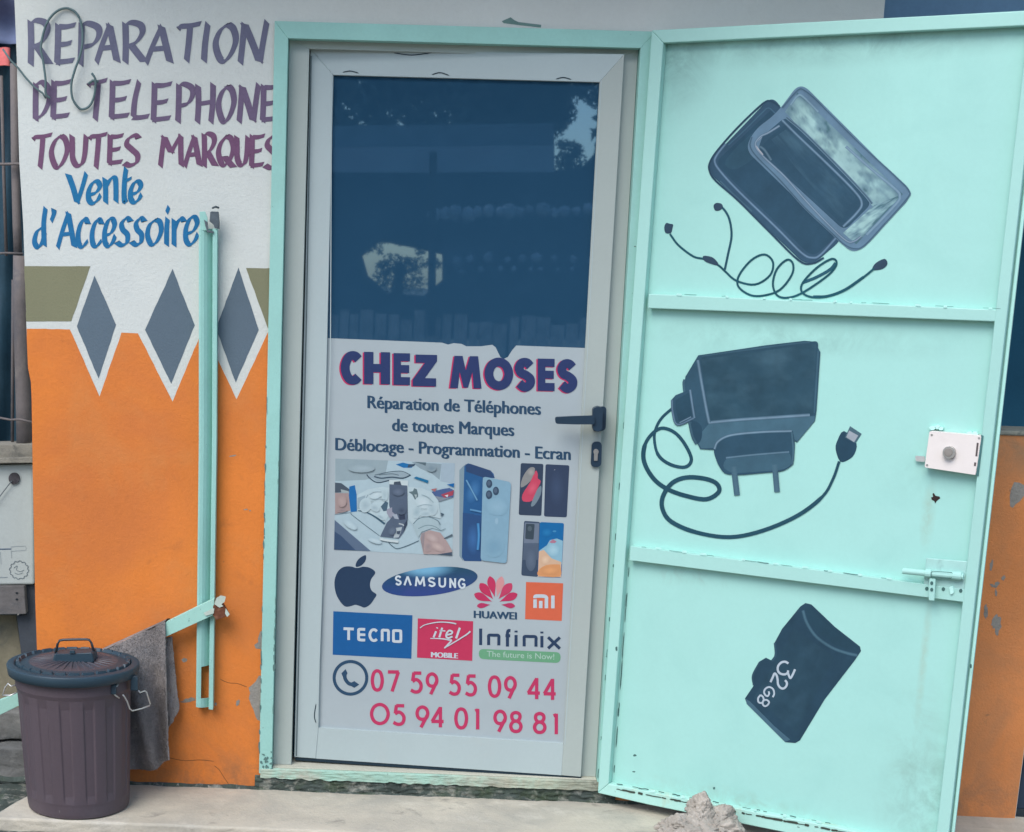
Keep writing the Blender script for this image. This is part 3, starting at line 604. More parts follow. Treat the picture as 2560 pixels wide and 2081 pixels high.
# fruit-shaped mark
ap = cr([(270,99),(236,90),(190,96),(155,130),(139,190),(149,260),(178,313),(208,339),(240,336),(268,328),(298,336),(326,345),(360,326),(386,290),(399,264),(371,242),(359,210),(366,170),(392,128),(360,100),(318,92),(292,98)], 4, True)
mb = MB(); sheet(mb, [A7(*p) for p in ap], LEAF, P1, srgb(40,62,88,K)); sheet(mb, [A7(*p) for p in cr([(272,93),(276,62),(300,35),(333,21),(331,55),(306,84)],3,True)], LEAF, P1, srgb(40,62,88,K))
mb.build('fruit_emblem', M_print, sign)
# tilted oval mark
mb = MB(); R0 = -.115; cx, cy = 729, 184
def ocol(x, y):
    q = max(0, 1-((x-700)/190)**2-((y-105)/62)**2); base = (52,72,132) if x > 560 else (44,72,128); k = max(0, min(1, (y-90)/160))
    cc = tuple(b_*(.75+.25*k) + (25*(1-k) if i_ == 1 else 0) for i_, b_ in enumerate(base))
    return srgb(*[c_+(t_-c_)*min(1, q*1.1) for c_, t_ in zip(cc, (120,176,205))], K)
rad = [0,.25,.45,.62,.78,.9,1]; RR = [[(cx+(x-cx)*r, cy+(y-cy)*r) for x, y in ellipse(cx,cy,298,86,R0,48)] for r in rad]
for a in range(len(RR)-1):
    for k in range(48):
        q = [RR[a][k], RR[a][(k+1)%48], RR[a+1][(k+1)%48], RR[a+1][k]]
        if a == 0: q = [(cx,cy)]+q[2:]
        mb.face([LEAF.pt(*A7(*p), P1) for p in q], tuple(ocol(*p) for p in q))
block(mb, [('S',512,556,146,208),('V',566,618,150,208),('M',638,700,153,212),('S',716,766,156,217),('U',783,830,159,221),('N',850,892,162,224),('G',904,950,164,228)], 12, A7, srgb(205,215,220,K), P1+.0005, .02)
mb.build('oval_emblem', M_print, sign)
# petal mark
mb = MB()
for k, (an, l0, l1, wd, c) in enumerate([(-13.5,26,162,50,(196,56,94)),(13.5,26,160,50,(212,148,148)),(-40,24,154,54,(194,54,92)),(40,24,154,54,(196,66,100)),(-67,24,146,48,(192,54,94)),(67,24,146,48,(192,54,94)),(-96,34,118,32,(184,56,98)),(96,34,120,32,(184,56,98))]):
    a_ = radians(an); pts = []
    for s_ in range(17):
        t_ = s_/16; pts.append((l0+(l1-l0)*t_, wd/2*(max(0, sin(pi*t_**1.7))**.75 if 0 < t_ < 1 else 0)))
    o_ = [(r_, h_) for r_, h_ in pts] + [(r_, -h_) for r_, h_ in pts[-2:0:-1]]
    sheet(mb, [A7(1138+r_*sin(a_)+h_*cos(a_), 305-r_*cos(a_)+h_*sin(a_)+ (abs(an)/93)*18) for r_, h_ in o_], LEAF, P1+.00008*k, srgb(*c, K))
mb.build('petal_emblem', M_print, sign)
tx('t', 'HUAWEI', (1004,409), (1266,419), 47, A7, INK, .018).build('emblem_lettering', M_print, sign)
mb = MB(); sheet(mb, Z(A7,(1325,187),(1555,195),(1546,428),(1319,417)), LEAF, P1, srgb(216,104,74,K)); block(mb, [('m',1370,1462,262,354),('I',1476,1506,266,354)], 22, A7, WHT, P1+.0004, .03); mb.build('orange_square_emblem', M_print, sign)
mb = MB(); sheet(mb, Z(A7,(132,368),(622,393),(615,662),(128,637)), LEAF, P1, srgb(26,92,150,K)); block(mb, [('T',192,262,467,548),('B',280,334,470,553),('C',350,410,473,556),('n',426,482,476,558),('D',496,558,479,562)], 17, A7, WHT, P1+.0004, .04)
ribbon(mb, Z(A7,(282,512),(330,514)), 6.5, LEAF, P1+.0009, WHT); mb.build('blue_emblem', M_print, sign)
mb = MB(); sheet(mb, Z(A7,(655,412),(998,430),(992,675),(650,655)), LEAF, P1, srgb(194,56,90,K))
for p_, w_ in ((cr([(668,472),(700,452),(780,436),(850,438),(893,446)],6), (2,3.5)), (cr([(980,492),(960,510),(900,548),(830,590),(818,597)],6), (4.2,2)), ([(820,597),(866,548)], 4), (cr([(866,548),(800,538),(732,536)],5), (4,2)),
               ([(768,492),(752,530)],5), ([(776,468),(774,474)],5), ([(806,470),(788,530)],5), ([(790,488),(826,490)],3), (cr([(836,514),(862,508),(868,495),(850,488),(834,505),(832,526),(846,534),(870,524)],5),4.6), ([(915,470),(892,536)],5.4)):
    ribbon(mb, [A7(*p) for p in p_], w_, LEAF, P1+.0004+.00005*len(p_), WHT)
[text(mb, 'MOBILE', (A7(739,652)[0]+d_, A7(739,652)[1]), (A7(902,660)[0]+d_, A7(902,660)[1]), 13.5, LEAF, P1+.0004+.00005*j_, WHT, 0) for j_, d_ in enumerate((-1.2,0,1.2))]; mb.build('red_emblem', M_print, sign)
mb = MB(); block(mb, [('I',1032,1056,474,578),('n',1084,1166,506,584),('f',1188,1238,478,590),('i',1250,1276,480,590),('n',1304,1396,514,592),('i',1410,1436,486,596),('x',1452,1544,494,602)], 19, A7, srgb(44,64,92,K), P1, .02); mb.build('emblem_lettering', M_print, sign)
mb = MB(); sheet(mb, rpoly(Z(A7,(1032,601),(1540,622),(1537,689),(1034,663)), 13, 7), LEAF, P1, srgb(108,164,126,K)); text(mb, 'The future is Now!', A7(1082,648), A7(1500,667), 15, LEAF, P1+.0004, srgb(172,200,184,K), .004); mb.build('green_strap_line', M_print, sign)
# printed pictures
mb = MB(); q = [0]
def pp(pts, c, f=B4, sm=False): q[0] += 1; sheet(mb, [f(*p) for p in (cr(pts, 3, True) if sm else pts)], LEAF, P1+.00005*q[0], srgb(*c, K))
def ps(pts, w_, c, f=B4): q[0] += 1; ribbon(mb, [f(*p) for p in cr(pts, 4)], w_, LEAF, P1+.00005*q[0], srgb(*c, K))
pp([(110,100),(1900,170),(1860,1555),(90,1465)], (172,193,199))
pp([(110,100),(900,130),(860,330),(560,420),(110,440)], (150,168,173)); pp([(1250,150),(1700,180),(1670,420),(1560,330),(1380,250)], (140,158,165)); pp([(1700,170),(1900,172),(1880,480),(1680,440)], (160,178,188))
pp([(1015,190),(1120,160),(1200,180),(1300,190),(1250,240),(1130,240)], (34,110,165)); pp([(1200,190),(1310,180),(1290,215),(1190,240)], (60,80,100)); pp([(1290,150),(1470,160),(1460,210),(1420,190)], (90,108,115))
pp([(585,350),(720,345),(1100,290),(1240,350),(1100,400),(740,445)], (150,168,175)); ps([(580,340),(620,390),(740,460),(930,425)], 2.6, (52,72,88)); ps([(690,370),(800,395),(960,380),(1120,395),(1235,350)], 3.2, (58,78,92)); ps([(700,350),(900,305),(1100,290),(1240,350)], 1.8, (80,98,108)); ps([(760,345),(950,330),(1060,350)], 2.2, (100,118,126))
pp([(105,460),(200,470),(320,560),(310,605),(105,612)], (76,88,100)); pp([(190,560),(310,590),(310,620),(200,610)], (160,172,172))
pp([(105,615),(310,620),(330,880),(105,935)], (166,146,142)); pp([(320,520),(400,498),(428,640),(432,892),(340,902),(312,650)], (32,106,166))
pp([(430,650),(600,560),(820,520),(930,540),(940,900),(880,1000),(840,1075),(560,900),(440,880)], (184,203,206)); pp([(440,690),(560,650),(530,860),(440,860)], (152,172,180)); ps([(450,880),(560,900),(700,970),(850,1080)], (2,5), (60,92,110)); ps([(600,640),(550,740),(560,860)], 1.8, (140,160,168))
pp([(100,1020),(640,1485),(90,1465)], (92,110,132)); pp([(98,1190),(200,1260),(415,1476),(90,1465)], (58,80,108)); ps([(100,940),(330,910),(340,930)], 1.2, (120,140,150)); ps([(340,930),(560,1100),(770,1255)], 1.3, (84,106,118)); ps([(900,1350),(960,1410),(1040,1450),(1200,1400),(1360,1330)], 1.8, (70,95,108))
pp([(915,420),(1200,430),(1195,520),(920,500)], (195,208,208)); pp([(990,450),(1080,440),(1100,500),(980,500)], (70,82,95))
pp([(920,485),(1185,505),(1190,760),(1195,1000),(1130,1210),(1060,1300),(780,1268),(880,1060),(960,980),(915,800)], (86,100,118)); pp([(790,820),(860,740),(900,760),(880,880),(830,890)], (74,100,116)); pp([(880,860),(960,830),(960,900),(1000,930),(930,1000),(880,920)], (150,152,165)); pp([(1060,930),(1140,900),(1160,1010),(1070,1020)], (55,65,85)); pp([(960,940),(1030,930),(1060,1010),(1000,1000)], (160,170,180)); pp([(1010,1140),(1110,1125),(1090,1200),(1060,1280),(980,1290)], (170,182,186)); pp([(1030,1190),(1090,1180),(1070,1240),(1030,1230)], (70,84,100)); pp([(1140,1080),(1190,1010),(1185,1090),(1130,1210)], (58,70,88)); ps([(1060,1075),(1120,1090),(1130,1110)], 3, (180,190,192))
pp([(775,1285),(900,1310),(1060,1330),(1050,1365),(900,1345),(775,1325)], (196,208,208)); ps([(775,1325),(900,1350),(1050,1368)], 1.6, (80,98,108))
pp([(1190,520),(1400,540),(1640,640),(1690,1000),(1500,960),(1270,1090),(1200,1000)], (182,200,203)); pp([(1205,600),(1270,590),(1290,545),(1330,560),(1350,640),(1345,735),(1300,715),(1260,640)], (96,116,120)); pp([(1290,640),(1330,640),(1320,700)], (170,184,184))
pp([(1270,1090),(1350,1000),(1500,970),(1640,1020),(1690,1180),(1560,1140),(1400,1200),(1350,1290)], (166,186,190), sm=False); ps([(1275,1080),(1360,1000),(1500,975),(1640,1030),(1680,1090)], 2.2, (112,134,142)); ps([(1350,1150),(1480,1100),(1600,1120),(1690,1180)], 1.8, (120,142,148))
pp([(1400,1220),(1520,1172),(1680,1210),(1780,1340),(1860,1480),(1855,1515),(1640,1535),(1430,1530),(1380,1300)], (172,152,148)); pp([(1400,1225),(1450,1200),(1430,1500),(1390,1350)], (146,136,138)); pp([(1630,1535),(1760,1515),(1855,1500),(1857,1555)], (70,84,100))
pp([(1550,600),(1700,560),(1820,540),(1885,575),(1875,680),(1660,740)], (76,98,140)); pp([(1690,640),(1885,575),(1870,650),(1740,690)], (164,72,88)); pp([(1600,660),(1760,690),(1870,680),(1670,745)], (130,140,150)); pp([(1540,560),(1630,545),(1600,600)], (170,110,112)); pp([(1745,655),(1800,640),(1790,680)], (205,210,210))
pp([(1280,392),(1320,370),(1505,430),(1492,470)], (30,110,150)); pp([(1780,490),(1890,470),(1880,532)], (28,100,160)); pp([(1735,1292),(1860,1228),(1866,1258),(1745,1305)], (88,102,112)); pp([(1685,910),(1740,930),(1700,970)], (70,90,104)); ps([(1690,1180),(1760,1150)], 1.5, (110,130,138))
def pblob(cx, cy, a, b, rot, cc, ce, f=B4):
    q[0] += 1; o_ = P1+.00005*q[0]; c1, c2 = srgb(*cc, K), srgb(*ce, K); cm = tuple((x*.55+y*.45) for x, y in zip(c1, c2)); E1 = ellipse(cx,cy,a*.5,b*.5,rot,20); E2 = ellipse(cx,cy,a,b,rot,20); T_ = lambda p: LEAF.pt(*f(*p), o_)
    for k in range(20):
        j = (k+1) % 20; mb.face([T_((cx,cy)), T_(E1[k]), T_(E1[j])], (c1, cm, cm)); mb.face([T_(E1[k]), T_(E2[k]), T_(E2[j]), T_(E1[j])], (cm, c2, c2, cm))
GLV = (184,203,206)
for a_ in ((560,800,90,110,.2,(160,180,186),GLV),(720,640,110,60,-.3,(196,212,214),GLV),(700,840,80,50,.5,(158,178,184),GLV),(850,650,50,90,0,(166,186,190),GLV),(790,980,70,30,.6,(150,172,180),GLV)): pblob(*a_)
for a_ in ((1420,760,120,90,.4,(198,212,214),(182,200,203)),(1330,900,70,100,.3,(156,178,184),(182,200,203)),(1560,860,80,100,.2,(164,184,190),(182,200,203)),(1460,930,90,40,0,(160,180,186),(182,200,203))): pblob(*a_)
for a_ in ((1560,1290,110,60,.5,(190,172,166),(172,152,148)),(1640,1420,120,60,.5,(192,172,164),(172,152,148)),(1500,1420,60,80,.2,(152,138,138),(172,152,148)),(210,740,70,90,0,(180,160,154),(166,146,142)),(210,880,80,28,-.1,(140,128,130),(166,146,142))): pblob(*a_)
for a_ in ((1050,600,90,60,0,(104,116,134),(86,100,118)),(1100,880,70,60,0,(66,78,96),(86,100,118)),(960,1180,60,70,.4,(104,118,134),(86,100,118)),(330,1090,120,50,.6,(186,206,210),(172,193,199)),(700,1330,110,40,.3,(190,208,212),(172,193,199)),(500,250,200,60,0,(162,180,185),(150,168,173)),(1550,250,70,50,0,(120,140,150),(140,158,165))): pblob(*a_)
ps([(620,640),(700,600),(800,600)], 1.3, (150,170,178)); ps([(640,740),(740,700),(860,720)], 1.3, (150,170,178)); ps([(1330,820),(1440,790),(1560,800)], 1.2, (150,172,178)); ps([(1400,640),(1500,680),(1580,760)], 1.2, (150,172,178))
mb.build('repair_picture', M_print, sign)
mb = MB(); q = [0]; f5 = B5
pp([(150,240),(215,175),(270,150),(240,700),(200,1440),(150,1370)], (128,150,160), B5); pp([(215,190),(262,152),(300,160),(560,246),(600,290),(614,345),(460,340),(440,1440),(215,1435),(182,1385)], (42,92,140), B5); pp([(230,165),(300,160),(560,246),(612,340),(450,335),(240,260)], (48,72,108), B5); pp([(195,800),(440,830),(440,1440),(215,1435),(182,1385)], (46,80,124), B5)
for a_, w_, c_ in (([(240,370),(300,480),(385,640)], 5, (120,170,200)), ([(290,760),(350,770),(440,790)], 6, (104,158,196)), ([(395,940),(405,1100),(390,1290)], 8, (82,150,200)), ([(255,420),(330,540)], 2.4, (170,200,216))):
    ribbon(mb, [B5(*p) for p in cr(a_,4)], w_, LEAF, P1+.002, srgb(*c_, K), soft=srgb(44,92,140, K))
pp([(350,790),(440,800),(440,840),(340,830)], (46,92,140), B5)
pblob(330,520,90,170,.3,(72,126,174),(42,92,140),B5); pblob(330,1150,90,220,0,(62,108,160),(46,80,124),B5)
q[0] = 50
sheet(mb, rpoly(Z(B5,(458,322),(830,400),(772,1468),(428,1428)), 9), LEAF, P1+.0026, srgb(132,168,186,K))
q[0] = 56
for x, y, a_ in ((542,420,40),(630,515,40),(540,565,42),(618,620,16)): pp(ellipse(x,y,a_,a_*1.4), (58,78,98), B5); pp(ellipse(x-4,y-6,a_*.55,a_*.8), (82,100,120), B5)
pp(ellipse(640,910,22,42), (148,180,196), B5)
pblob(640,720,150,120,.2,(146,180,196),(132,168,186),B5); pblob(600,1250,140,140,.2,(120,158,178),(132,168,186),B5)
mb.build('blue_phone_picture', M_print, sign)
mb = MB(); q = [0]
pp(rpoly([(957,148),(1255,160),(1228,842),(930,830)], 25), (54,68,88), B5); pp(rpoly([(1283,163),(1596,178),(1562,862),(1262,850)], 25), (54,68,92), B5)
pp([(980,340),(1060,220),(1130,205),(1140,260),(1080,390),(960,470)], (140,140,138), B5, True); pp([(1080,400),(1150,250),(1180,290),(1180,350),(1220,390),(1170,500),(1110,640),(990,650),(980,560)], (200,74,98), B5, True); pp([(1170,500),(1225,450),(1220,560),(1140,700),(1090,700)], (118,134,144), B5, True); pp(ellipse(1405,245,11,11), (190,200,205), B5)
pblob(1110,480,60,100,.5,(216,96,116),(200,74,98),B5); pblob(1090,270,50,50,.6,(168,164,158),(140,140,138),B5); pblob(1430,480,110,250,0,(64,80,106),(54,68,92),B5)
mb.build('black_phone_picture', M_print, sign)
mb = MB(); q = [0]
pp(rpoly([(1000,908),(1210,922),(1182,1645),(963,1625)], 25), (62,78,98), B5); pp([(1010,930),(1200,940),(1192,1200),(995,1200)], (112,124,140), B5); pp([(995,1200),(1192,1200),(1185,1420),(985,1420)], (84,98,116), B5); pp(rpoly([(1025,945),(1140,950),(1125,1155),(1015,1145)], 15), (60,74,84), B5); pp(ellipse(1075,1010,28,36), (84,98,106), B5)
pp(rpoly([(1208,924),(1525,938),(1490,1655),(1178,1645)], 25), (24,104,160), B5); pp([(1200,1300),(1300,1230),(1340,1160),(1430,1140),(1510,1170),(1496,1480),(1380,1470)], (140,182,198), B5); pp([(1195,1310),(1260,1290),(1360,1400),(1490,1450),(1488,1650),(1182,1642)], (212,176,146), B5); pp([(1190,1560),(1290,1490),(1440,1480),(1475,1500),(1470,1640),(1200,1630)], (214,150,100), B5, True); pp([(1330,1190),(1380,1150),(1430,1180),(1390,1210)], (176,120,138), B5)
for x, y in ((1290,1030),(1330,1050),(1400,1045)): pp(ellipse(x,y,24,12), (70,140,182), B5)
pblob(1090,1420,70,150,0,(96,110,128),(84,98,116),B5); pblob(1380,1290,90,90,.4,(168,202,212),(140,182,198),B5); pblob(1280,1420,60,60,.5,(226,196,166),(212,176,146),B5); pblob(1340,1560,110,50,0,(226,162,108),(214,150,100),B5); pblob(1300,1060,70,60,0,(40,124,176),(24,104,160),B5)
mb.build('colour_phone_picture', M_print, sign)

# ------------------------------------------------------------------ steel gate, opened outwards, with its painted pictures
gate = thing('steel_gate', 'open mint green steel gate painted with phones, a charger and a memory card', 'gate', (GH.x, GH.y, 0))
PD = -.027
def gp(px, py, off=0.0): return GATE.pt(px, py, off)
def gbar(name, q, m=M_mint, dep=-PD-.0005, off=0.0):
    mb = MB(); mb.prism([gp(*p, off) for p in q], -GATE.n*dep); return mb.build(name, m, gate, .0022)
def on_line(a, b, x): return (x, a[1]+(b[1]-a[1])*(x-a[0])/(b[0]-a[0]))
def on_liney(a, b, y): return (a[0]+(b[0]-a[0])*(y-a[1])/(b[1]-a[1]), y)
TL, BLc = (1629,76), (1494,1983)
ti, bi = (1658,107.5), (1521,1960)                     # inner edge of the hinge stile
ro_t, ro_b = (2603,25.5), (2363,2163)                  # outer edge of the free stile (front)
ri_t, ri_b = (2570,64), (2336,2125)                    # its inner edge
lip_t, lip_b = (2619,24), (2376,2168)
gbar('stile', [TL, ti, bi, BLc]); gbar('stile', [ro_t, ri_t, ri_b, ro_b], off=.0004)
gbar('top_rail', [(TL[0]+.5,TL[1]), ro_t, ri_t, ti], off=-.0006)
gbar('bottom_rail', [bi, (2087,2068), ri_b, ro_b, (1940,2077), (1620,2012), BLc], M_rail_worn, off=-.0008)
gbar('middle_rail', [(1621.5,735), (2494,775), (2489,804.5), (1607+12.2,771)], off=-.0008)
gbar('middle_rail', [(1576.5,1366), (2259,1454), (2421,1476), (2414,1506), (1573.5,1401)], off=-.0008)
M_panel = mat('mint_sheet_steel', (.365,.665,.60), .50, .045, .9, .05, 100, .35, stretch=(1.6,1.6,.35), layers=(((.30,.585,.53), 5.5, .50, .75, .4), ((.34,.62,.54), 2.0, .55, .85, .3), ((.22,.32,.28), 80, .75, .79, .5)))
ce = lambda px, py: tuple(gp(px, py, PD) - LOC[gate])
local_stain_shade(M_panel, [(ce(2330,2010), (.16,.16,.22), 16, .40, .68, (.20,.33,.28), .6), (ce(2290,1880), (.11,.11,.22), 9, .45, .75, (.24,.38,.32), .6),
    (ce(2060,90), (.62,.62,.085), 11, .32, .64, (.16,.29,.27), .7), (ce(1690,130), (.13,.13,.20), 9, .34, .66, (.15,.28,.26), .75), (ce(1720,1440), (.18,.18,.05), 20, .48, .72, (.30,.45,.40), .6),  # grime plus painted-in shade below the rails and in the top-left corner
    (ce(1990,845), (.5,.5,.06), 12, .38, .70, (.22,.40,.36), .65), (ce(2310,1640), (.012,.02,.22), 30, .3, .6, (.36,.50,.40), .6), (ce(2300,1190), (.14,.14,.10), 7, .38, .68, (.27,.50,.45), .5), (ce(2320,1290), (.02,.03,.10), 26, .3, .62, (.33,.42,.32), .6), (ce(1760,1000), (.10,.10,.5), 6, .45, .7, (.30,.56,.51), .45), (ce(1800,2000), (.4,.4,.05), 22, .42, .66, (.30,.42,.34), .55)])
t = M_panel.node_tree; b = t.nodes['Principled BSDF']; _, rw = noise_fac(t, 4.5, 3, .5); bp = node(t, 'ShaderNodeBump'); bp.inputs['Strength'].default_value = .35; bp.inputs['Distance'].default_value = .012
t.links.new(rw, bp.inputs['Height']); old = b.inputs['Normal'].links[0].from_socket; t.links.new(old, bp.inputs['Normal']); t.links.new(bp.outputs[0], b.inputs['Normal'])
mb = MB(); mb.prism([gp(*p, PD) for p in ((TL[0]+2,TL[1]+3), lip_t, lip_b, (1940,2074), (1620,2009), (BLc[0]+3,BLc[1]-4))], -GATE.n*.0022); mb.build('sheet_panel', M_panel, gate)
# outer side of the free stile, its brightness painted as lighter mint
mb = MB(); mb.prism([gp(*p, PD+.009) for p in (lip_t, (2611,25), (2369.5,2165), lip_b)], -GATE.n*.0088); mb.build('stile_side_lit', mat('mint_lit', (.46,.78,.70), .5, .05), gate)
# weld beads and open seams along the rails
def seam(name, a, b, n, m, off, dx=(5,26), th=(1.2,3.0), seed=1, dy=0):
    rnd = random.Random(seed); mb = MB()
    for k in range(n):
        t_ = (k+rnd.uniform(.05,.95))/n; x = a[0]+(b[0]-a[0])*t_; y = a[1]+(b[1]-a[1])*t_+dy; l = rnd.uniform(*dx)/2; sl = (b[1]-a[1])/(b[0]-a[0]) if b[0] != a[0] else 0
        if abs(b[0]-a[0]) > abs(b[1]-a[1]): P = [(x-l,y-l*sl),(x-l*.3,y-l*.3*sl+rnd.uniform(-.8,.8)),(x+l*.4,y+l*.4*sl+rnd.uniform(-.8,.8)),(x+l,y+l*sl)]
        else:
            q_ = (b[0]-a[0])/(b[1]-a[1]); P = [(x-l*q_,y-l),(x+rnd.uniform(-.8,.8),y),(x+l*q_,y+l)]
        h = rnd.uniform(*th); ribbon(mb, cr(P,3), [.6]+[h]*(len(cr(P,3))-2)+[.6], GATE, off+.00005*(k%5))
    mb.build(name, m, gate)['kind'] = 'stuff'
M_seam = mat('dark_seam', (.06,.14,.13), .9, .2); M_bead = mat('weld_bead_paint', (.50,.82,.75), .45, .05)
seam('open_seam', (1700,737), (2490,773), 8, M_seam, .0006, (10,50), (.7,1.5), 3, -1); seam('open_seam', (1590,1367), (2250,1452), 9, M_seam, .0006, (8,44), (.9,2.1), 4, -1)
seam('weld_bead', (1640,736), (2490,774), 9, M_bead, .0012, (7,16), (3,6), 5, -2); seam('weld_bead', (1590,1367), (2250,1453), 9, M_bead, .0012, (7,18), (4,7), 6, -3)
seam('open_seam', (1573,1410), (1534,1950), 9, M_seam, PD+.001, (16,80), (1.6,4), 7); seam('open_seam', (1494,1960), (1560,1050), 9, M_seam, .0006, (6,26), (1.2,2.6), 8)
seam('rust_bite', (1540,1970), (2110,2078), 30, mat('black_rust', (.05,.065,.05), .9, .3), .0008, (6,34), (2,6), 9, 3); seam('open_seam', (1530,1960), (2080,2062), 16, M_seam, .0007, (6,30), (1.2,3), 10, -2)
seam('weld_bead', (1600,1975), (2080,2063), 7, M_bead, .0012, (8,18), (4,8), 11, -2)
mb = MB()
for k, (x, y, a_, b_) in enumerate([(2427,1666,2.5,6),(1541,1622,2.5,6),(1587,1889,4,3),(1785,1971,3,3),(1585,1930,4,2)]): sheet(mb, blob(x,y,a_,b_,0,.2,12,k), GATE, PD+.0008 if 1600 < x < 2400 else .0012)
mb.build('paint_chip', M_seam, gate)['kind'] = 'stuff'
PG = PD+.0009
mb = MB(); sheet(mb, Z(B3,(380,738),(388,732),(402,752),(430,758),(437,770),(425,778),(410,790),(400,808),(392,790),(374,780),(370,764),(384,760)), GATE, PG, (.035,.022,.02)); mb.build('punched_hole', M_pnt, gate)
# --- painting: two phones in cases
DK, DK2, SHEEN = srgb(52,88,118,K), srgb(62,98,130,K), srgb(112,150,176,K)
lay = [0]
def chalk(c):
    m_ = sum(c)/3; k = .86 if m_ < 125 else 1
    q_ = [(v*.84+m_*.16)*k for v in c]; return srgb(q_[0]*(.93 if m_ < 125 else 1), q_[1]*(1.02 if m_ < 125 else 1), q_[2], K)
def brush(mb, quad, f, nu, nv, fn):
    """airbrushed patch: colours blended over a fine grid between four corners"""
    lay[0] += 1; A_, B_, C_, D_ = [Vector((*f(*p), 0)) for p in quad]
    P = lambda u, v: (A_*(1-u)+B_*u)*(1-v)+(D_*(1-u)+C_*u)*v
    for i in range(nu):
        for j in range(nv):
            q = [(i/nu,j/nv),((i+1)/nu,j/nv),((i+1)/nu,(j+1)/nv),(i/nu,(j+1)/nv)]
            mb.face([GATE.pt(*P(*t)[:2], PG+.00004*lay[0]) for t in q], tuple(chalk(fn(*t)) for t in q))
def mixt(a, b, k): k = max(0, min(1, k)); return tuple(x+(y-x)*k for x, y in zip(a, b))
def smoke(u, v, sx, sy, sd): return noise.fractal(Vector((u*sx, v*sy, sd)), .8, 2, 4)
def gpoly(mb, pts, c, f=B7, n=0): lay[0] += 1; sheet(mb, [f(*p) for p in (cr(pts, n, True) if n else pts)], GATE, PG+.00004*lay[0], chalk(c))
def gstr(mb, pts, w_, c, soft=None, f=B7, n=5):
    lay[0] += 1; P = cr(pts, n) if n else pts; ribbon(mb, [f(*p) for p in P], w_, GATE, PG+.00004*lay[0], chalk(c), soft=chalk(soft) if soft else None)
mb = MB()
gpoly(mb, rpoly([(668,170),(170,690),(930,1420),(1200,1190),(1000,900),(760,300)], 110, 8), (64,98,130))
gpoly(mb, rpoly([(672,262),(250,660),(960,1345),(1130,1190),(980,900),(720,330)], 70, 8), (52,90,120))
gpoly(mb, [(330,640),(560,420),(640,520),(420,700)], (58,98,126), n=4)
gstr(mb, [(330,520),(268,600),(252,655),(300,730),(430,870),(700,1130),(880,1310),(960,1345),(1020,1320),(1130,1200)], 7.5, (112,146,176), (58,94,124))
gstr(mb, [(690,300),(640,262),(590,300),(470,420),(350,530)], 5, (86,124,156), (60,96,128))
gstr(mb, [(720,250),(660,215),(600,230),(420,400),(270,570),(215,660),(215,720),(260,790),(420,930),(640,1150),(860,1365),(960,1385),(1040,1345)], 5, (46,78,106), (60,94,126))
gstr(mb, [(290,790),(380,880),(520,1010)], 7, (88,122,150), (62,96,128))
mb.build('painted_phone', M_pnt, gate)
mb = MB()
out = rpoly([(870,70),(1690,890),(1262,1330),(470,560),(540,420),(700,300)], 95, 8)
gpoly(mb, out, (96,132,158))
LIGHT, SMUDGE = (156,200,198), (92,130,146)
def band1(u, v): return mixt(mixt(LIGHT, SMUDGE, .30+.9*smoke(u,v,3.5,2.2,1.7)+.5*smoke(u,v,16,4,5)), SMUDGE, max(0, .75-v*3.2)+max(0, .55-u*5)+max(0,(u-.86)*3.5)+.45*max(0,1-abs(u-.62)/.14)*(1-v))
def band2(u, v): return mixt(LIGHT, SMUDGE, .35+.9*smoke(u,v,3,2,4.2)+.4*smoke(u,v,10,5,8)+max(0,.8-v*4)*.7+max(0,.55-u*2.4))
brush(mb, [(850,150),(1612,885),(1405,985),(760,290)], B7, 60, 16, band1); brush(mb, [(1612,885),(1275,1248),(1180,1165),(1405,965)], B7, 36, 16, band2)
gpoly(mb, rpoly([(600,460),(640,430),(770,320),(880,420),(1300,830),(1390,950),(1190,1150),(560,570)], 60, 7), (60,96,126))
gpoly(mb, rpoly([(640,480),(770,370),(870,470),(1290,880),(1320,970),(1180,1110),(580,560)], 50, 7), (54,92,122))
brush(mb, [(660,490),(790,400),(1270,905),(1170,1075)], B7, 40, 20, lambda u, v: mixt((54,92,122), (78,114,142), .15+.8*smoke(u,v,3,3,2.2)+max(0,.5-v*2.2)*.5))
gstr(mb, [(770,330),(900,440),(1150,690),(1330,880),(1390,955)], 7, (74,104,128), (110,146,170)); gstr(mb, [(740,350),(860,470),(1060,660),(1260,860),(1315,950),(1280,1020),(1180,1120)], 7.5, (116,150,176), (60,98,128))
gstr(mb, [(720,390),(640,440),(580,470),(545,530),(600,610),(760,760),(900,920),(1060,1090),(1200,1220),(1260,1225),(1310,1190)], 6, (136,160,182), (84,118,148)); gstr(mb, [(590,470),(552,510),(556,545),(600,600)], 4, (196,190,190), (116,146,170))
gstr(mb, [(520,470),(508,540),(560,620),(720,780),(900,980),(1080,1150),(1190,1250),(1270,1280),(1340,1250),(1480,1100),(1640,920),(1655,860),(1560,760),(1300,520),(1080,300),(980,200),(900,135),(850,135),(740,260)], 5, (66,100,128), (96,130,156))
gstr(mb, [(800,240),(850,175),(890,180),(1000,290)], 6, (128,166,182), (98,134,160)); gstr(mb, [(1200,540),(1380,700),(1560,850),(1590,900),(1560,960),(1350,1180)], 7, (124,158,178), (98,134,160))
gstr(mb, [(580,540),(615,570),(660,640)], 8, (96,130,150), (56,94,124))
mb.build('painted_phone_case', M_pnt, gate)
lay[0] = 0
mb = MB(); c1 = (30,98,118)
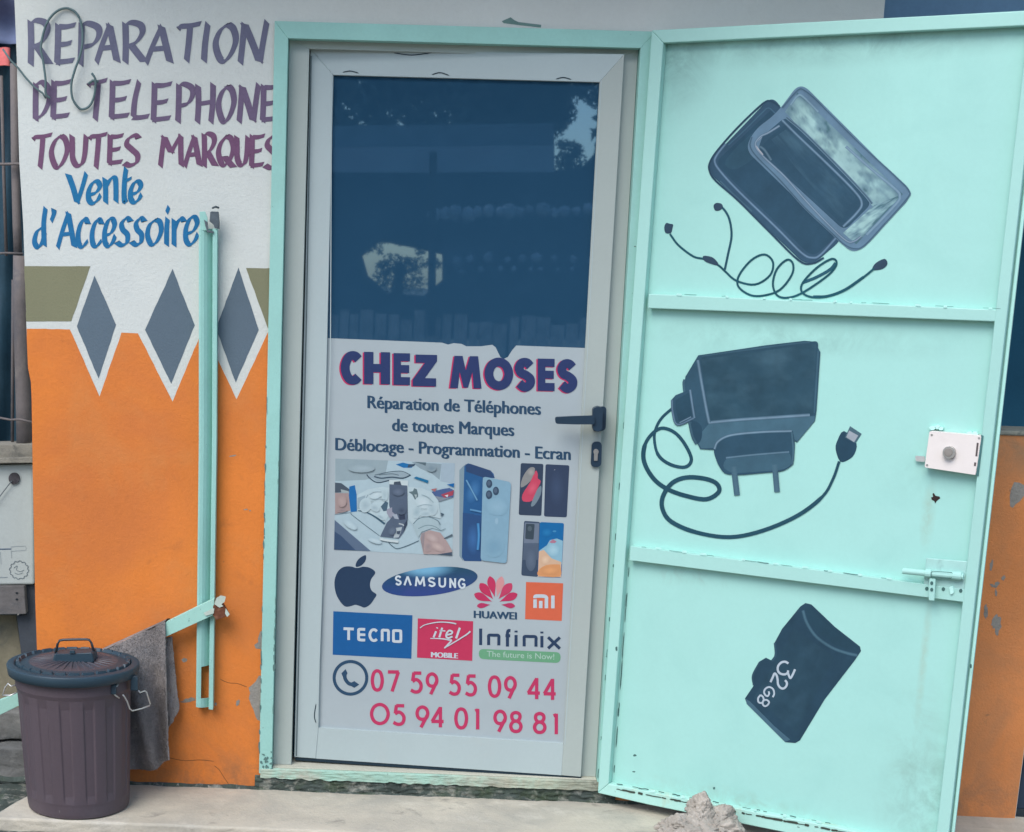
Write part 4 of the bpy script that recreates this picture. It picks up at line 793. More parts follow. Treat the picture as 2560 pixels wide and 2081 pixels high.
gstr(mb, [(245,1250),(290,1310),(370,1370),(430,1385),(500,1415),(540,1450),(600,1500),(700,1520),(780,1470),(795,1400),(750,1360),(680,1390),(615,1470),(610,1530),(670,1575),(740,1580),(830,1550),(895,1470),(902,1410),(870,1388),(815,1440),(795,1520),(820,1580),(880,1590),(960,1560),(1090,1470),(1135,1410),(1110,1383),(1030,1430),(955,1510),(950,1560),(1000,1587),(1080,1585),(1180,1550),(1280,1480),(1335,1435)], 5.2, c1, f=A8)
gstr(mb, [(955,1510),(1030,1480),(1100,1440),(1130,1405)], 7.5, (44,104,130), f=A8); gstr(mb, [(1010,1586),(1090,1582),(1180,1548),(1280,1480)], 7, (40,104,130), f=A8)
gstr(mb, [(505,1105),(530,1115),(562,1170),(574,1260),(555,1360),(538,1440)], 5.5, (40,96,120), f=A8)
for pts in ([(215,1215),(225,1192),(245,1196),(262,1200),(258,1222),(250,1245),(222,1245)], [(478,1100),(492,1085),(518,1088),(528,1104),(515,1122),(488,1126)], [(423,1368),(470,1374),(500,1402),(500,1418),(470,1412),(430,1395)], [(1325,1436),(1345,1405),(1392,1383),(1407,1410),(1382,1436),(1340,1444)]):
    gpoly(mb, pts, (62,84,112), A8, 3)
mb.build('painted_earphones', M_pnt, gate)
lay[0] = 0
mb = MB(); f = B8
gstr(mb, [(370,628),(300,690),(255,760),(234,850),(262,980),(350,1055),(470,1080),(522,1020),(470,900),(390,810),(290,778),(210,830),(158,920),(156,1040),(230,1170),(340,1252),(490,1305),(640,1328),(735,1270),(715,1205),(620,1168),(480,1160),(370,1205),(300,1310),(300,1410),(370,1505),(560,1585),(820,1622),(1080,1570),(1350,1452),(1540,1305),(1620,1170),(1668,1035)], [7]*20+[8.5]*40+[11]*70+[10]*20+[7]*11, (38,90,114), f=f)
gpoly(mb, [(1640,940),(1655,870),(1705,800),(1800,890),(1785,980),(1735,1025),(1675,1036)], (44,82,110), f, 3); gpoly(mb, [(1712,850),(1752,762),(1842,822),(1795,895)], (92,122,142), f); gpoly(mb, [(1722,848),(1745,796),(1815,835),(1783,886)], (160,170,180), f)
mb.build('painted_cable', M_pnt, gate)
lay[0] = 40
mb = MB()
gpoly(mb, [(575,213),(800,180),(1100,135),(1400,100),(1480,108),(1522,190),(1492,640),(1480,720),(1340,888),(1315,870),(690,946),(590,940),(540,840),(465,470),(475,380)], (58,96,124), f, 0)
gpoly(mb, rpoly([(590,232),(1100,155),(1505,100),(1500,300),(1470,685),(655,738)], 34, 5), (52,90,116), f); gpoly(mb, [(660,742),(1480,684),(1478,722),(1345,880),(1318,864),(1310,800),(1100,806),(860,832),(770,862),(706,930),(600,935),(545,850),(610,800)], (84,122,148), f)
gpoly(mb, [(575,240),(640,720),(610,800),(545,850),(480,470),(490,380)], (60,98,126), f); gpoly(mb, [(530,720),(600,760),(600,860),(560,900),(520,800)], (48,86,114), f, 3)
brush(mb, [(600,245),(1490,122),(1462,672),(664,726)], B8, 40, 26, lambda u, v: mixt((50,88,112), (72,108,132), .12+.8*smoke(u,v,4,4,6.1)+max(0,.22-v)*1.6))
gstr(mb, [(572,250),(600,420),(640,640),(660,735)], 9, (112,144,166), (58,96,124), f); gstr(mb, [(655,735),(900,712),(1200,692),(1440,676)], 9, (118,150,172), (70,108,134), f); gstr(mb, [(600,220),(900,178),(1300,125),(1440,112)], 6, (74,110,136), (54,92,118), f); gstr(mb, [(1505,180),(1490,420),(1475,660)], 6, (78,114,140), (54,92,118), f); gstr(mb, [(470,400),(466,470),(520,800),(560,900)], 7, (82,116,140), (58,96,124), f)
gpoly(mb, rpoly([(690,945),(722,880),(830,826),(1312,800),(1326,900),(1315,1060),(1235,1112),(900,1142),(775,1135),(722,1050)], 40, 5), (54,92,120), f)
gpoly(mb, rpoly([(790,1010),(1290,962),(1300,1065),(1230,1100),(840,1130),(760,1080)], 40, 5), (74,112,138), f); gstr(mb, [(700,940),(730,880),(830,832),(1060,808),(1300,800)], 7, (122,154,176), (66,104,130), f); gstr(mb, [(790,1008),(1000,985),(1280,962)], 6, (100,136,158), (60,98,124), f); gstr(mb, [(1300,810),(1312,950),(1302,1060)], 6, (92,128,152), (58,96,122), f)
gpoly(mb, [(366,560),(400,522),(510,478),(528,600),(545,702),(470,740),(415,758),(378,712)], (56,92,120), f); gpoly(mb, [(400,560),(505,500),(520,640),(530,690),(430,740),(400,640)], (46,84,110), f); gstr(mb, [(512,480),(530,600),(546,700)], 7, (110,142,166), (56,92,120), f); gstr(mb, [(372,560),(378,660),(415,750),(540,700)], 6, (100,130,156), (58,94,122), f); gstr(mb, [(430,735),(520,690)], 4, (120,150,172), (58,94,122), f)
gstr(mb, [(850,1075),(862,1180),(876,1298)], 14.5, (92,126,150), (78,114,140), f); gstr(mb, [(1168,1060),(1176,1160),(1186,1272)], 14, (92,126,150), (80,116,142), f)
mb.build('painted_charger', M_pnt, gate)
lay[0] = 0
mb = MB(); f = B2
gpoly(mb, [(1030,310),(1055,293),(1085,300),(1200,410),(1325,508),(1330,530),(1300,575),(1150,770),(1028,972),(1005,985),(955,981),(765,790),(756,765),(800,700),(794,645),(828,582),(860,563),(888,577),(908,553),(902,490),(940,420)], (46,80,106), f)
gpoly(mb, [(1050,320),(1075,312),(1190,415),(1318,512),(1312,535),(1230,520),(1130,450),(1075,390)], (44,80,104), f); brush(mb, [(1000,420),(1200,560),(1010,930),(800,760)], B2, 30, 30, lambda u, v: mixt((46,80,104), (58,92,116), .2+.9*smoke(u,v,3,3,9.4)))
gstr(mb, [(1043,330),(1062,390),(1110,460),(1190,515),(1260,540),(1312,552)], 8.5, (92,128,152), (58,94,120), f)
gpoly(mb, [(758,765),(782,780),(900,900),(980,968),(955,981),(765,792)], (84,118,144), f); gstr(mb, [(905,490),(908,550),(890,580)], 6, (66,100,126), (48,82,108), f); gstr(mb, [(800,700),(796,650),(830,585)], 5, (62,96,122), (48,82,108), f)
mb.build('painted_memory_card', M_pnt, gate)
mb = MB()
C2 = fr(1860,1630,6.125)
CARD = [([(680,178),(630,152),(570,165),(522,220),(520,290),(560,335),(625,345),(668,322),(676,285)], 5.6), ([(668,310),(690,372),(712,402),(745,350),(782,268)], 5.4), ([(405,465),(440,390),(468,332),(500,362),(515,430),(522,500),(560,552),(610,560),(650,520),(655,470),(628,435)], 5.4), ([(440,695),(462,640),(445,572),(390,540),(335,560),(307,610),(325,660),(362,678),(385,640),(376,606)], 4.4), ([(255,660),(217,710),(222,768),(268,783),(300,742),(290,690),(252,662)], 4.4), ([(288,772),(302,742),(350,738),(384,772),(360,815),(320,833),(290,808),(286,770)], 4.4)]
for pts, w_ in CARD: gstr(mb, pts, w_, (176,192,204), f=C2)
mb.build('painted_lettering', M_pnt, gate)
# lock box and sliding bolt
mb = MB(); q = rpoly(Z(B3,(358,284),(736,318),(695,603),(322,547)), 5, 4); mb.prism([gp(*p, .004) for p in q], -GATE.n*.030); lb = mb.build('lock_box', M_box, gate, .003)
mb = MB(); mb.prism([gp(*p, .004) for p in rpoly(Z(B3,(730,312),(748,318),(712,612),(690,600)), 2)], -GATE.n*.029); mb.build('side_gap_shade', mat('side_gap_dark', (.06,.17,.17), .6, .2), lb)  # dark strip standing in for the shaded gap right of the box
def disc(name, c, r, off, h, m, par, f=B3):
    mb = MB(); mb.prism([gp(*f(*p), off) for p in ellipse(c[0],c[1],r,r,0,20)], -GATE.n*h); return mb.build(name, m, par, .001)
disc('lock_cylinder', (498,440), 46, .017, .0125, M_steel, lb); disc('cylinder_core', (494,438), 30, .0185, .002, mat('brass_grey', (.33,.30,.27), .5, .2, 20, .1, 100, .5, .5), lb)
for c in ((374,312),(340,530),(716,335)): disc('screw', c, 8, .0052, .001, M_steel, lb)
mb = MB(); sheet(mb, Z(B3,(700,368),(714,370),(704,468),(690,466)), GATE, .0046); sheet(mb, Z(B3,(682,510),(697,512),(693,538),(679,536)), GATE, .0046); mb.build('printed_mark', mat('dark_print', (.10,.08,.08), .7, .1), lb)['kind'] = 'stuff'
mb = MB(); mb.prism([gp(*p, PD+.012) for p in rpoly(Z(B3,(255,462),(325,468),(325,508),(258,502)), 4)], -GATE.n*.003); mb.build('latch_tongue', M_galv, lb)
mb = MB()
for x, y in ((380,262),(412,255),(440,266),(650,304),(690,302)): mb.prism([gp(*p, PD+.012) for p in [B3(*p_) for p_ in blob(x,y,22,14,0,.3,12,int(x))]], -GATE.n*.0115)
mb.build('weld_bead', M_bead, lb)['kind'] = 'stuff'
mb = MB(); mb.prism([gp(*p, -.0015) for p in Z(B3,(333,1203),(632,1228),(618,1345),(606,1462),(560,1472),(310,1448))], -GATE.n*.006); bolt = mb.build('bolt_plate', mat('bolt_paint', (.38,.63,.58), .5, .1, 12, .1, 90, .4, layers=(((.25,.42,.39), 22, .55, .72, .7),)), gate, .0015)
ax = [gp(*B3(165,1296), .010), gp(*B3(605,1338), .010)]
mb = MB(); mb.tube(ax, .0078, 12); mb.build('sliding_bar', M_mint, bolt, smooth=False)
mb = MB(); mb.tube([gp(*B3(330,1312), .0102), gp(*B3(372,1316), .0102)], .0108, 12); mb.tube([gp(*B3(525,1328), .0102), gp(*B3(590,1334), .0102)], .0108, 12); mb.prism([gp(*p, .006) for p in Z(B3,(325,1290),(600,1312),(595,1362),(325,1345))], -GATE.n*.008); mb.build('guide', M_mint, bolt)
mb = MB(); mb.prism([gp(*p, .016) for p in rpoly(Z(B3,(358,1350),(402,1354),(392,1512),(352,1506)), 3)], -GATE.n*.004); mb.build('hasp_tab', M_mint, bolt, .001)
mb = MB()
for c in ((374,1385),(374,1432)): mb.prism([gp(*B3(*p), .0172) for p in ellipse(c[0],c[1],11,14,0,14)], -GATE.n*.001)
for c in ((338,1425),(458,1428),(584,1440),(520,1432)): mb.prism([gp(*B3(*p), .0006) for p in ellipse(c[0],c[1],12,14,0,14)], -GATE.n*.0018)
mb.build('screw_hole', M_seam, bolt)['kind'] = 'stuff'
mb = MB(); mb.prism([gp(*p, .004) for p in rpoly(Z(B3,(500,1412),(528,1405),(535,1455),(510,1470)), 4)], -GATE.n*.005); mb.build('weld_bead', M_bead, bolt)
mb = MB(); ribbon(mb, Z(B3,(370,1305),(385,1298),(520,1308),(528,1330),(512,1352),(372,1340),(370,1305)), 1.6, GATE, .0195); mb.build('slot_edge', M_seam, bolt)

# ------------------------------------------------------------------ wall channel, diagonal bar, towel
chan = thing('steel_channel', 'upright mint green steel channel fixed to the wall left of the door', 'channel', WALL.pt(515, 1770))
cp = ypl(-.024)
def cx_(u, y): return (497-(497-490)*max(0,(y-1100)/670)+u*(46-4*((y-545)/1230)), y)
mb = MB()
prof = [(0,.030),(0,.0),(.10,-.0008),(.28,.0015),(.44,.0075),(.60,.0165),(.70,.0235),(.735,.0245),(.75,.001),(.80,-.0008),(1.0,-.0004),(1.0,.030)]
def crow(y, sk=0): return [cp.pt(*cx_(u, y+(7*u if y > 1700 else 0))) + Vector((0, d, 0)) for u, d in prof]
ys = [572,600,700,800,900,1000,1100,1200,1300,1400,1500,1600,1668]
mb.grid([crow(y) for y in ys])
A_, B_ = crow(1668), crow(1745)                       # the slot: leave the sloping web open
for k in range(len(prof)-1):
    if k in (3,4,5,6): continue
    mb.grid([[A_[k],A_[k+1]],[B_[k],B_[k+1]]])
mb.grid([crow(y) for y in (1745,1755,1768)])
o = mb.build('channel', M_mint_worn, chan); sm = o.modifiers.new('thick','SOLIDIFY'); sm.thickness = .002; sm.offset = -1
mb = MB()
f3 = fr(480,480,8.68)
mb.prism([cp.pt(*p) for p in Z(f3,(160,430),(285,425),(335,560),(350,840),(180,840),(170,640))], (0,.003,0)); mb.build('lug', M_mint_worn, chan, .001)
mb = MB()
mb.prism([ypl(-.030).pt(*p) for p in Z(f3,(395,440),(430,425),(570,430),(590,640),(590,810),(490,780),(470,720),(380,640))], (0,.012,0)); mb.prism([ypl(-.031).pt(*p) for p in Z(f3,(260,600),(340,660),(350,830),(470,850),(460,900),(330,880),(290,740))], (0,.004,0))
mb.tube([ypl(-.02).pt(*f3(450,350)), ypl(-.035).pt(*f3(510,325)), ypl(-.02).pt(*f3(575,345))], .003, 8)
mb.build('padlock_hasp', mat('weathered_hasp', (.115,.145,.165), .7, .3, 30, .3, 90, .3, .3), chan, .001)
bar = thing('diagonal_bar', 'mint green steel bar leaning across the wall behind the bin, rusty at its raised end', 'bar', ypl(-.04).pt(205, 1670))
bp_ = ypl(-.046)
mb = MB(); mb.prism([bp_.pt(*p) for p in ((-90,1789),(0,1750),(41,1735),(414,1556),(536,1496),(534,1538),(416,1592),(41,1768),(0,1788),(-90,1830))], (0,.016,0))
mb.build('bar', mat('flaking_mint_bar', (.36,.63,.54), .55, .08, 6, .2, 100, .3, layers=(((.05,.08,.075), 55, .64, .70, .9), ((.50,.47,.38), 26, .66, .74, .6))), bar, .0012)
A3b = A3
mb = MB(); mb.prism([ypl(-.048).pt(*p) for p in Z(A3b,(1492,1160),(1560,1150),(1600,1225),(1575,1240),(1515,1262),(1490,1228))], (0,.022,0)); mb.build('rusty_end', M_rust, bar, .001)
mb = MB()
for q in (Z(A3b,(1515,1108),(1545,1090),(1580,1098),(1572,1135),(1550,1150),(1562,1165),(1535,1175),(1500,1150)), Z(A3b,(1580,1180),(1608,1222),(1590,1240),(1575,1215)), Z(A3b,(1480,1185),(1500,1180),(1496,1215),(1440,1232),(1425,1212))):
    mb.prism([ypl(-.0505).pt(*p) for p in q], (0,.002,0))
mb.build('torn_metal', mat('pale_flake', (.50,.58,.50), .7, .2), bar)
tow = thing('towel', 'grey towel hung over the diagonal bar behind the bin', 'towel', ypl(-.055).pt(370, 1600))
def cloth(name, tops, bots, y0, amp, ns, nt, nf, ph, hang=None):
    rows = []
    for j in range(nt+1):
        t_ = j/nt; row = []
        for i in range(ns+1):
            s_ = i/ns; k = s_*(len(tops)-1); a = min(int(k), len(tops)-2); fr_ = k-a
            tx_, ty_ = [tops[a][q]+(tops[a+1][q]-tops[a][q])*fr_ for q in (0,1)]; k = s_*(len(bots)-1); a = min(int(k), len(bots)-2); fr_ = k-a
            bx_, by_ = [bots[a][q]+(bots[a+1][q]-bots[a][q])*fr_ for q in (0,1)]
            x = tx_+(bx_-tx_)*t_; y = ty_+(by_-ty_)*t_
            fold = sin(s_*nf*2*pi+ph+.6*sin(t_*3))*.6+sin(s_*nf*4.7+ph*2+t_*1.5)*.4
            d = y0 - amp*(fold*.5+.5)*(.25+.75*min(1, t_*2.2)) - (.004*sin(pi*min(1,t_*8)/2) if t_ < .125 else .004) + noise.noise(Vector((s_*7, t_*9, ph)))*.004 + noise.noise(Vector((s_*60, t_*90, ph)))*.0011
            P = ypl(y0).pt(x, y); P.y = d; row.append(P)
        rows.append(row)
    mb = MB(); mb.grid(rows); o = mb.build(name, M_towel, tow, smooth=True); sm = o.modifiers.new('thick','SOLIDIFY'); sm.thickness = .005
    mb = MB(); rg = random.Random(int(y0*1000))
    for k in range(int(9000*abs(amp)/.028)):
        j = rg.randrange(len(rows)-1); i = rg.randrange(len(rows[0])-1); p = rows[j][i].lerp(rows[j+1][i+1], rg.random()) + Vector((0,-.0006,0)); d = Vector((rg.gauss(0,1), -.55-rg.random()*.5, rg.gauss(-.6,.8))).normalized()*rg.uniform(.003,.007); q = d.orthogonal().normalized()*.0006
        mb.face([p-q, p+q, p+d])
    mb.build('pile', M_towel, o)['kind'] = 'stuff'
    return o
cloth('front_flap', [(225,1642),(413,1553)], [(225,1915),(330,1921),(375,1920),(398,1914),(412,1903),(424,1893)], -.048, .036, 110, 110, 1.9, 1.3)
cloth('back_flap', [(300,1615),(431,1590)], [(300,1800),(400,1836),(420,1822),(434,1800),(448,1772)], -.016, .008, 50, 60, 1.5, .4)
mb = MB(); rows = []
for i in range(41):
    s_ = i/40; x, y = 225+(413-225)*s_, 1642+(1553-1642)*s_; row = []
    for k in range(7):
        yy = -.052+.040*k/6; P = ypl(-.05).pt(x, y); row.append(Vector((P.x+.012*k/6*s_, yy, P.z+.006*sin(pi*k/6)-.003*(k/6))))
    rows.append(row)
mb.grid(rows); mb.build('ridge', M_towel, tow, smooth=True)

# ------------------------------------------------------------------ plastic bin with lid
ybf = pl0.pt(203, 2055).y; Pl, Pr = ypl(ybf+.135).pt(77,2030), ypl(ybf+.135).pt(326,2030)
rb = (Pr.x-Pl.x)/2; BC = Vector(((Pl.x+Pr.x)/2-.006, ybf+rb+.004, PZ))
binT = thing('rubbish_bin', 'plum plastic bin with navy ribbed lid standing at the step edge', 'bin', BC)
Ltop = ypl(BC.y-.165).pt(180, 1702).z
xl_, xr_ = ypl(BC.y).pt(21, 1675).x, ypl(BC.y).pt(347, 1675).x
rl = (xr_-xl_)/2; LX = (xl_+xr_)/2
tilt = Vector((LX-BC.x, 0, 0)); Hb = Ltop-PZ
def bx(P, z): return P
NB = 120
def binmod(j, n, z):
    if not (.045 < z < Hb-.065): return 1
    p = (j*15/n) % 1; e_ = min(1, (z-.045)/.012, (Hb-.065-z)/.012)
    return 1 - .024*e_*(1 if .12 < p < .52 else 0)
rt = rl-.020; mb = MB(); prof = [(rb*.90,.0),(rb*.985,.004),(rb,.014),(rb*1.012,.038),(rb*1.02,.0455)]
for k in range(1, 13): t_ = k/13; prof.append((rb*1.02+(rt-.006-rb*1.02)*t_, .0455+(Hb-.065-.0455)*t_))
prof += [(rt-.005,Hb-.062),(rt-.001,Hb-.05),(rt,Hb-.012)]
prof2 = []
for a, b in zip(prof, prof[1:]): prof2.append(a)
prof2.append(prof[-1])
def lathe_t(mb, prof, n, mod=None):
    rows = []
    for (r, z) in prof:
        c = BC + tilt*(z/Hb)
        rows.append([Vector((c.x+cos(2*pi*j/n)*r*(mod(j,n,z) if mod else 1), c.y+sin(2*pi*j/n)*r*(mod(j,n,z) if mod else 1), PZ+z)) for j in range(n)])
    mb.grid(rows, closed=True)
lathe_t(mb, prof2, NB*2, binmod); body = mb.build('body', M_bin, binT, smooth=False)
bv = body.modifiers.new('bevel','BEVEL'); bv.width = .0015; bv.segments = 2; bv.limit_method = 'ANGLE'; bv.angle_limit = radians(20)
zl = Hb
mb = MB(); lathe_t(mb, [(rt+.003,zl-.018),(rl-.006,zl-.019),(rl-.003,zl-.018),(rl-.001,zl-.004),(rl,zl+.007),(rl-.0015,zl+.0095),(rl-.005,zl+.0105),(rl-.018,zl+.0125),(rl-.021,zl+.0115),(rl-.024,zl+.006)], 96); lid = mb.build('lid_rim', M_lid, binT, smooth=True)
def castel(j, n, z): return 1
mb = MB(); rows = []; n = 240
for (r, z, h) in ((rl-.024,zl+.006,0),(rl-.026,zl+.010,1),(rl-.033,zl+.011,1),(rl-.037,zl+.010,0),(rl-.060,zl+.014,0),(rl-.10,zl+.016,2),(.045,zl+.018,2),(.02,zl+.019,0),(.002,zl+.019,0)):
    row = []
    for j in range(n):
        a = 2*pi*j/n; p = (j*26/n) % 1; q = (j*30/n) % 1
        dz = (.0075 if p < .80 else .0) if h == 1 else (.0035 if q < .3 else 0) if h == 2 else 0
        c = BC+tilt*(z/Hb); row.append(Vector((c.x+cos(a)*r, c.y+sin(a)*r, PZ+z+dz)))
    rows.append(row)
k_ = 4
mb.grid(rows[:k_+1], closed=True); mb.build('lid_ring', M_lid, lid)
mb = MB(); mb.grid(rows[k_:], closed=True); mb.build('lid_dome', mat('faded_plum_lid', (.085,.075,.088), .5, .25, 9, .1, 120, .35, layers=(((.04,.06,.08), 6, .45, .65, .8),)), binT)
yh = BC.y-.004; hp = ypl(yh)
f7 = fr(0,1560,4.6435)
mb = MB(); q = [hp.pt(*p)+Vector((0,-.030,0)) for p in Z(f7,(655,325),(860,318),(1095,308),(1112,398),(1108,430),(628,432),(635,395))]; mb.prism(q, (0,.060,0)); mount = mb.build('handle_mount', M_lid, binT, .004)
hw = [hp.pt(*p) for p in Z(f7,(645,345),(668,235),(690,195),(735,186),(850,182),(1000,180),(1035,186),(1062,225),(1090,320))]
mb = MB(); mb.tube(hw, .0036, 10); mb.build('lid_handle', mat('grey_wire', (.075,.085,.095), .5, .2, 9, 0, 90, .4, .4), binT, smooth=True)
mb = MB(); P = hp.pt(*f7(862,298)); mb.box((P.x-.006, yh-.034, P.z-.004), (P.x+.008, yh-.026, P.z+.005)); mb.build('catch', M_lid, mount, .001)
def bw(pts):
    return [ypl(BC.y-.105+.10*((p[0]*4.6435-1305)/440)).pt(*p) for p in pts]
mb = MB()
mb.tube(bw(Z(f7,(1372,700),(1340,735),(1310,790),(1318,812),(1345,835),(1385,862))), .0022, 8); mb.tube(bw(Z(f7,(1425,825),(1440,840),(1475,900),(1505,985),(1535,1010),(1640,985),(1735,950),(1745,930),(1700,795),(1680,778),(1625,798),(1603,772))), .0022, 8)
mb.build('side_handle', M_galv, binT, smooth=True)
mb = MB()
for c, r in (((1560,690),52),((1320,762),34)):
    mb = MB(); P = bw([f7(*c)])[0]; mb.prism([P+Vector((dx*r*.0002, -.006, dz*r*.00028)) for dx, dz in ((-1,-1.4),(1,-1.4),(1,1),(.6,1.4),(-.6,1.4),(-1,1))], (0,.02,0)); mb.build('handle_hinge', M_lid, binT, .003)
pL = lambda x, y: ypl(BC.y-.01).pt(*f7(x, y))
mb = MB(); mb.tube([pL(30,830),pL(60,740),pL(95,690),pL(128,725),pL(175,712)], .0022, 8); mb.tube([pL(30,830),pL(120,832),pL(190,800)], .0022, 8); mb.build('side_handle', M_galv, binT, smooth=True)

# ------------------------------------------------------------------ hanging cord on the white wall
mb = MB(); wp = ypl(-.002)
cpts = cr([A1(*p) for p in [(350,690),(322,655),(322,560),(305,430),(288,330),(320,180),(380,90),(460,56),(535,95),(572,190),(578,300),(560,400),(528,490),(502,590),(508,690),(545,750),(575,765),(620,745),(652,690),(668,610),(668,555),(645,515)]], 6)
mb.tube([wp.pt(*p)+Vector((0,-.006*sin(i*.11),0)) for i, p in enumerate(cpts)], .0032, 8); mb.tube([wp.pt(*A1(*p)) for p in ((20,345),(75,425),(128,478),(180,545),(242,612),(300,655),(322,690))], .0026, 8); mb.tube([wp.pt(*A1(*p)) for p in ((618,590),(648,565),(690,572))], .0034, 8)
tag(mb.build('hanging_cord', M_cord, smooth=True), 'loose grey-green cord looped over the first two lines of painted lettering', 'cord')

# ------------------------------------------------------------------ stone holding the gate open
RC = zpl(PZ).pt(1752, 2118)
if RC.y < yf+.04: RC.y = yf+.04
rk = MB(); Yr = RC.y
def lump(px, py, rx, ry, seed, dy=0, rz=None):
    c = ypl(Yr+dy).pt(px, py); bm = bmesh.new(); bmesh.ops.create_icosphere(bm, subdivisions=5, radius=1)
    k = 1.08e-3; rz = rz or ry
    rnd = random.Random(seed); pn = [(Vector((rnd.gauss(0,1), rnd.gauss(0,1), rnd.gauss(0,1))).normalized(), rnd.uniform(.62,.98)) for _ in range(17)]
    for v in bm.verts:
        d = v.co.normalized(); dj = (d+Vector((noise.noise(d*5+Vector((seed,0,0))), noise.noise(d*5+Vector((0,seed,0))), noise.noise(d*5+Vector((0,0,seed)))))*.10).normalized()
        r_ = min([1.25]+[h/max(.05, dj.dot(n_)) for n_, h in pn if dj.dot(n_) > .05])
        pit = max(0, noise.noise(d*6.5+Vector((seed,3,9)))-.10)*.50+max(0, noise.noise(d*15+Vector((seed,8,2)))-.2)*.2; fine = noise.fractal(d*13+Vector((0,seed,0)), .6, 2, 6)*.07
        s_ = r_*1.05-pit+fine; v.co = c + Vector((d.x*rx*k*s_, d.y*rx*k*s_*.8, d.z*ry*k*s_))
        if v.co.z < PZ-.004: v.co.z = PZ-.004
    i = len(rk.v); bm.verts.ensure_lookup_table(); rk.v += [v.co.copy() for v in bm.verts]
    for f_ in bm.faces: rk.f.append(tuple(i+v.index for v in f_.verts)); rk.c.append(None)
    bm.free()
lump(1752,2022,38,46,2.3,.02); lump(1738,2056,46,36,21.7,.0); lump(1792,2040,36,34,5.1,.025); lump(1812,2052,30,30,31.3,.02); lump(1702,2064,52,32,8.7,-.015); lump(1775,2080,66,40,11.2,-.02); lump(1820,2078,44,40,41.9,.0); lump(1690,2092,46,36,14.4,-.03); lump(1740,2098,60,34,51.2,-.035)
tag(rk.build('rock', M_rock, smooth=True), 'pale lump of broken mortar wedged against the bottom of the gate', 'rock')

# ------------------------------------------------------------------ neighbouring stall at the left edge
def tube_px(name, pts, r, m, y, label, cat, group=None, n=10, wob=0.0):
    mb = MB(); P = [ypl(y).pt(*p) for p in pts]; mb.tube(P, r, n); return tag(mb.build(name, m, smooth=True), label, cat, group)
M_bam = mat('grey_bamboo', (.16,.14,.135), .7, .25, 8, .3, 90, .3, layers=(((.07,.075,.09), 10, .5, .7, .7), ((.24,.21,.18), 20, .6, .75, .5)), stretch=(1,1,.2))
M_teal = mat('dark_teal_tarpaulin', (.022,.062,.092), .6, .3, 4, .2, 60, .3)
tube_px('bamboo_post', [(36,160),(38,400),(42,560),(45,640)], .0125, M_bam, .20, 'thick grey bamboo post along the left edge of the painted wall, upper piece', 'post')
tube_px('bamboo_post', [(52,640),(51,760),(55,900),(58,1010),(60,1130)], .022, M_bam, .13, 'stout grey post between the dark tarpaulin and the wall, standing on the ledge', 'post')
tube_px('bamboo_pole', [(3,190),(9,420),(16,640)], .005, M_bam, .30, 'thin bamboo pole in front of the dark teal tarpaulin', 'pole')
tube_px('bamboo_pole', [(33,700),(32,900),(31,1130)], .005, M_bam, .16, 'thin upright stick beside the stout grey post, above the ledge', 'pole')
tube_px('crosspiece', [(-30,410),(10,411),(46,410),(58,412)], .004, M_bam, .17, 'pale horizontal stick tied across the upper bamboo, about level with the third line of lettering', 'stick')
tube_px('crosspiece', [(-30,636),(15,633),(58,635)], .0035, M_bam, .15, 'pale horizontal stick level with the olive band', 'stick')
tube_px('crosspiece', [(0,1045),(25,1050),(50,1049),(80,1056)], .0032, M_bam, .09, 'pale horizontal stick just above the ledge', 'stick')
mb = MB(); rows = []
for j in range(40):
    rows.append([ypl(.55).pt(-260+9*i, 100+j*28)+Vector((0,.02*sin(i*.7+j*.13)+.02*noise.noise(Vector((i*.2,j*.2,0))),0)) for i in range(48)])
mb.grid(rows); o = mb.build('tarpaulin', M_teal, smooth=True); o.modifiers.new('thick','SOLIDIFY').thickness = .002; tag(o, 'dark teal tarpaulin behind the bamboo posts', 'tarpaulin')
mb = MB(); rows = []
for j in range(14): rows.append([ypl(.50).pt(-200+8*i, -60+j*13)+Vector((0,-.03*sin(j*.5)+.015*sin(i*.5),0)) for i in range(34)])
mb.grid(rows); o = mb.build('awning', mat('violet_awning', (.16,.20,.33), .8, .2, 3, .1, 60, .2, layers=(((.24,.20,.30), 2, .5, .7, .6),)), smooth=True); o.modifiers.new('thick','SOLIDIFY').thickness = .002; tag(o, 'faded violet blue awning cloth over the neighbouring stall', 'awning')
mb = MB(); rows = []
for j in range(10): rows.append([ypl(.46-.012*j).pt(-160+i*6, 118+j*5+ (18*((-160+i*6)/25)**2*.12 if -160+i*6 > 0 else 0))+Vector((0,-.008*sin(i*.9),0)) for i in range(32)])
mb.grid(rows); o = mb.build('red_cloth', mat('red_cloth', (.62,.16,.15), .8, .2, 6, .1, 60, .2), smooth=True); o.modifiers.new('thick','SOLIDIFY').thickness = .002; tag(o, 'red cloth hanging below the violet awning', 'cloth')
def pbox(mb, q, y, dep): mb.prism([ypl(y).pt(*p) for p in q], (0,dep,0))
M_wood = mat('grey_old_wood', (.15,.14,.135), .9, .3, 5, .6, 60, .2, stretch=(1,1,6), layers=(((.06,.07,.08), 14, .55, .72, .7),))
mb = MB(); pbox(mb, [(-200,1116),(81,1112),(82,1142),(-200,1148)], .07, .12); pbox(mb, [(-200,1150),(81,1143),(82,1158),(-200,1163)], .055, .12)
tag(mb.build('wooden_ledge', mat('pale_old_wood', (.27,.25,.205), .9, .3, 6, .6, 60, .2, stretch=(1,1,6), layers=(((.10,.10,.09), 20, .52, .7, .8),)), bevel=.003), 'worn pale wooden ledge above the white cabinet', 'ledge')
cab = thing('white_cabinet', 'white cabinet with a dark round knob and printed gear outline, left of the orange wall', 'cabinet', ypl(.1).pt(20,1460))
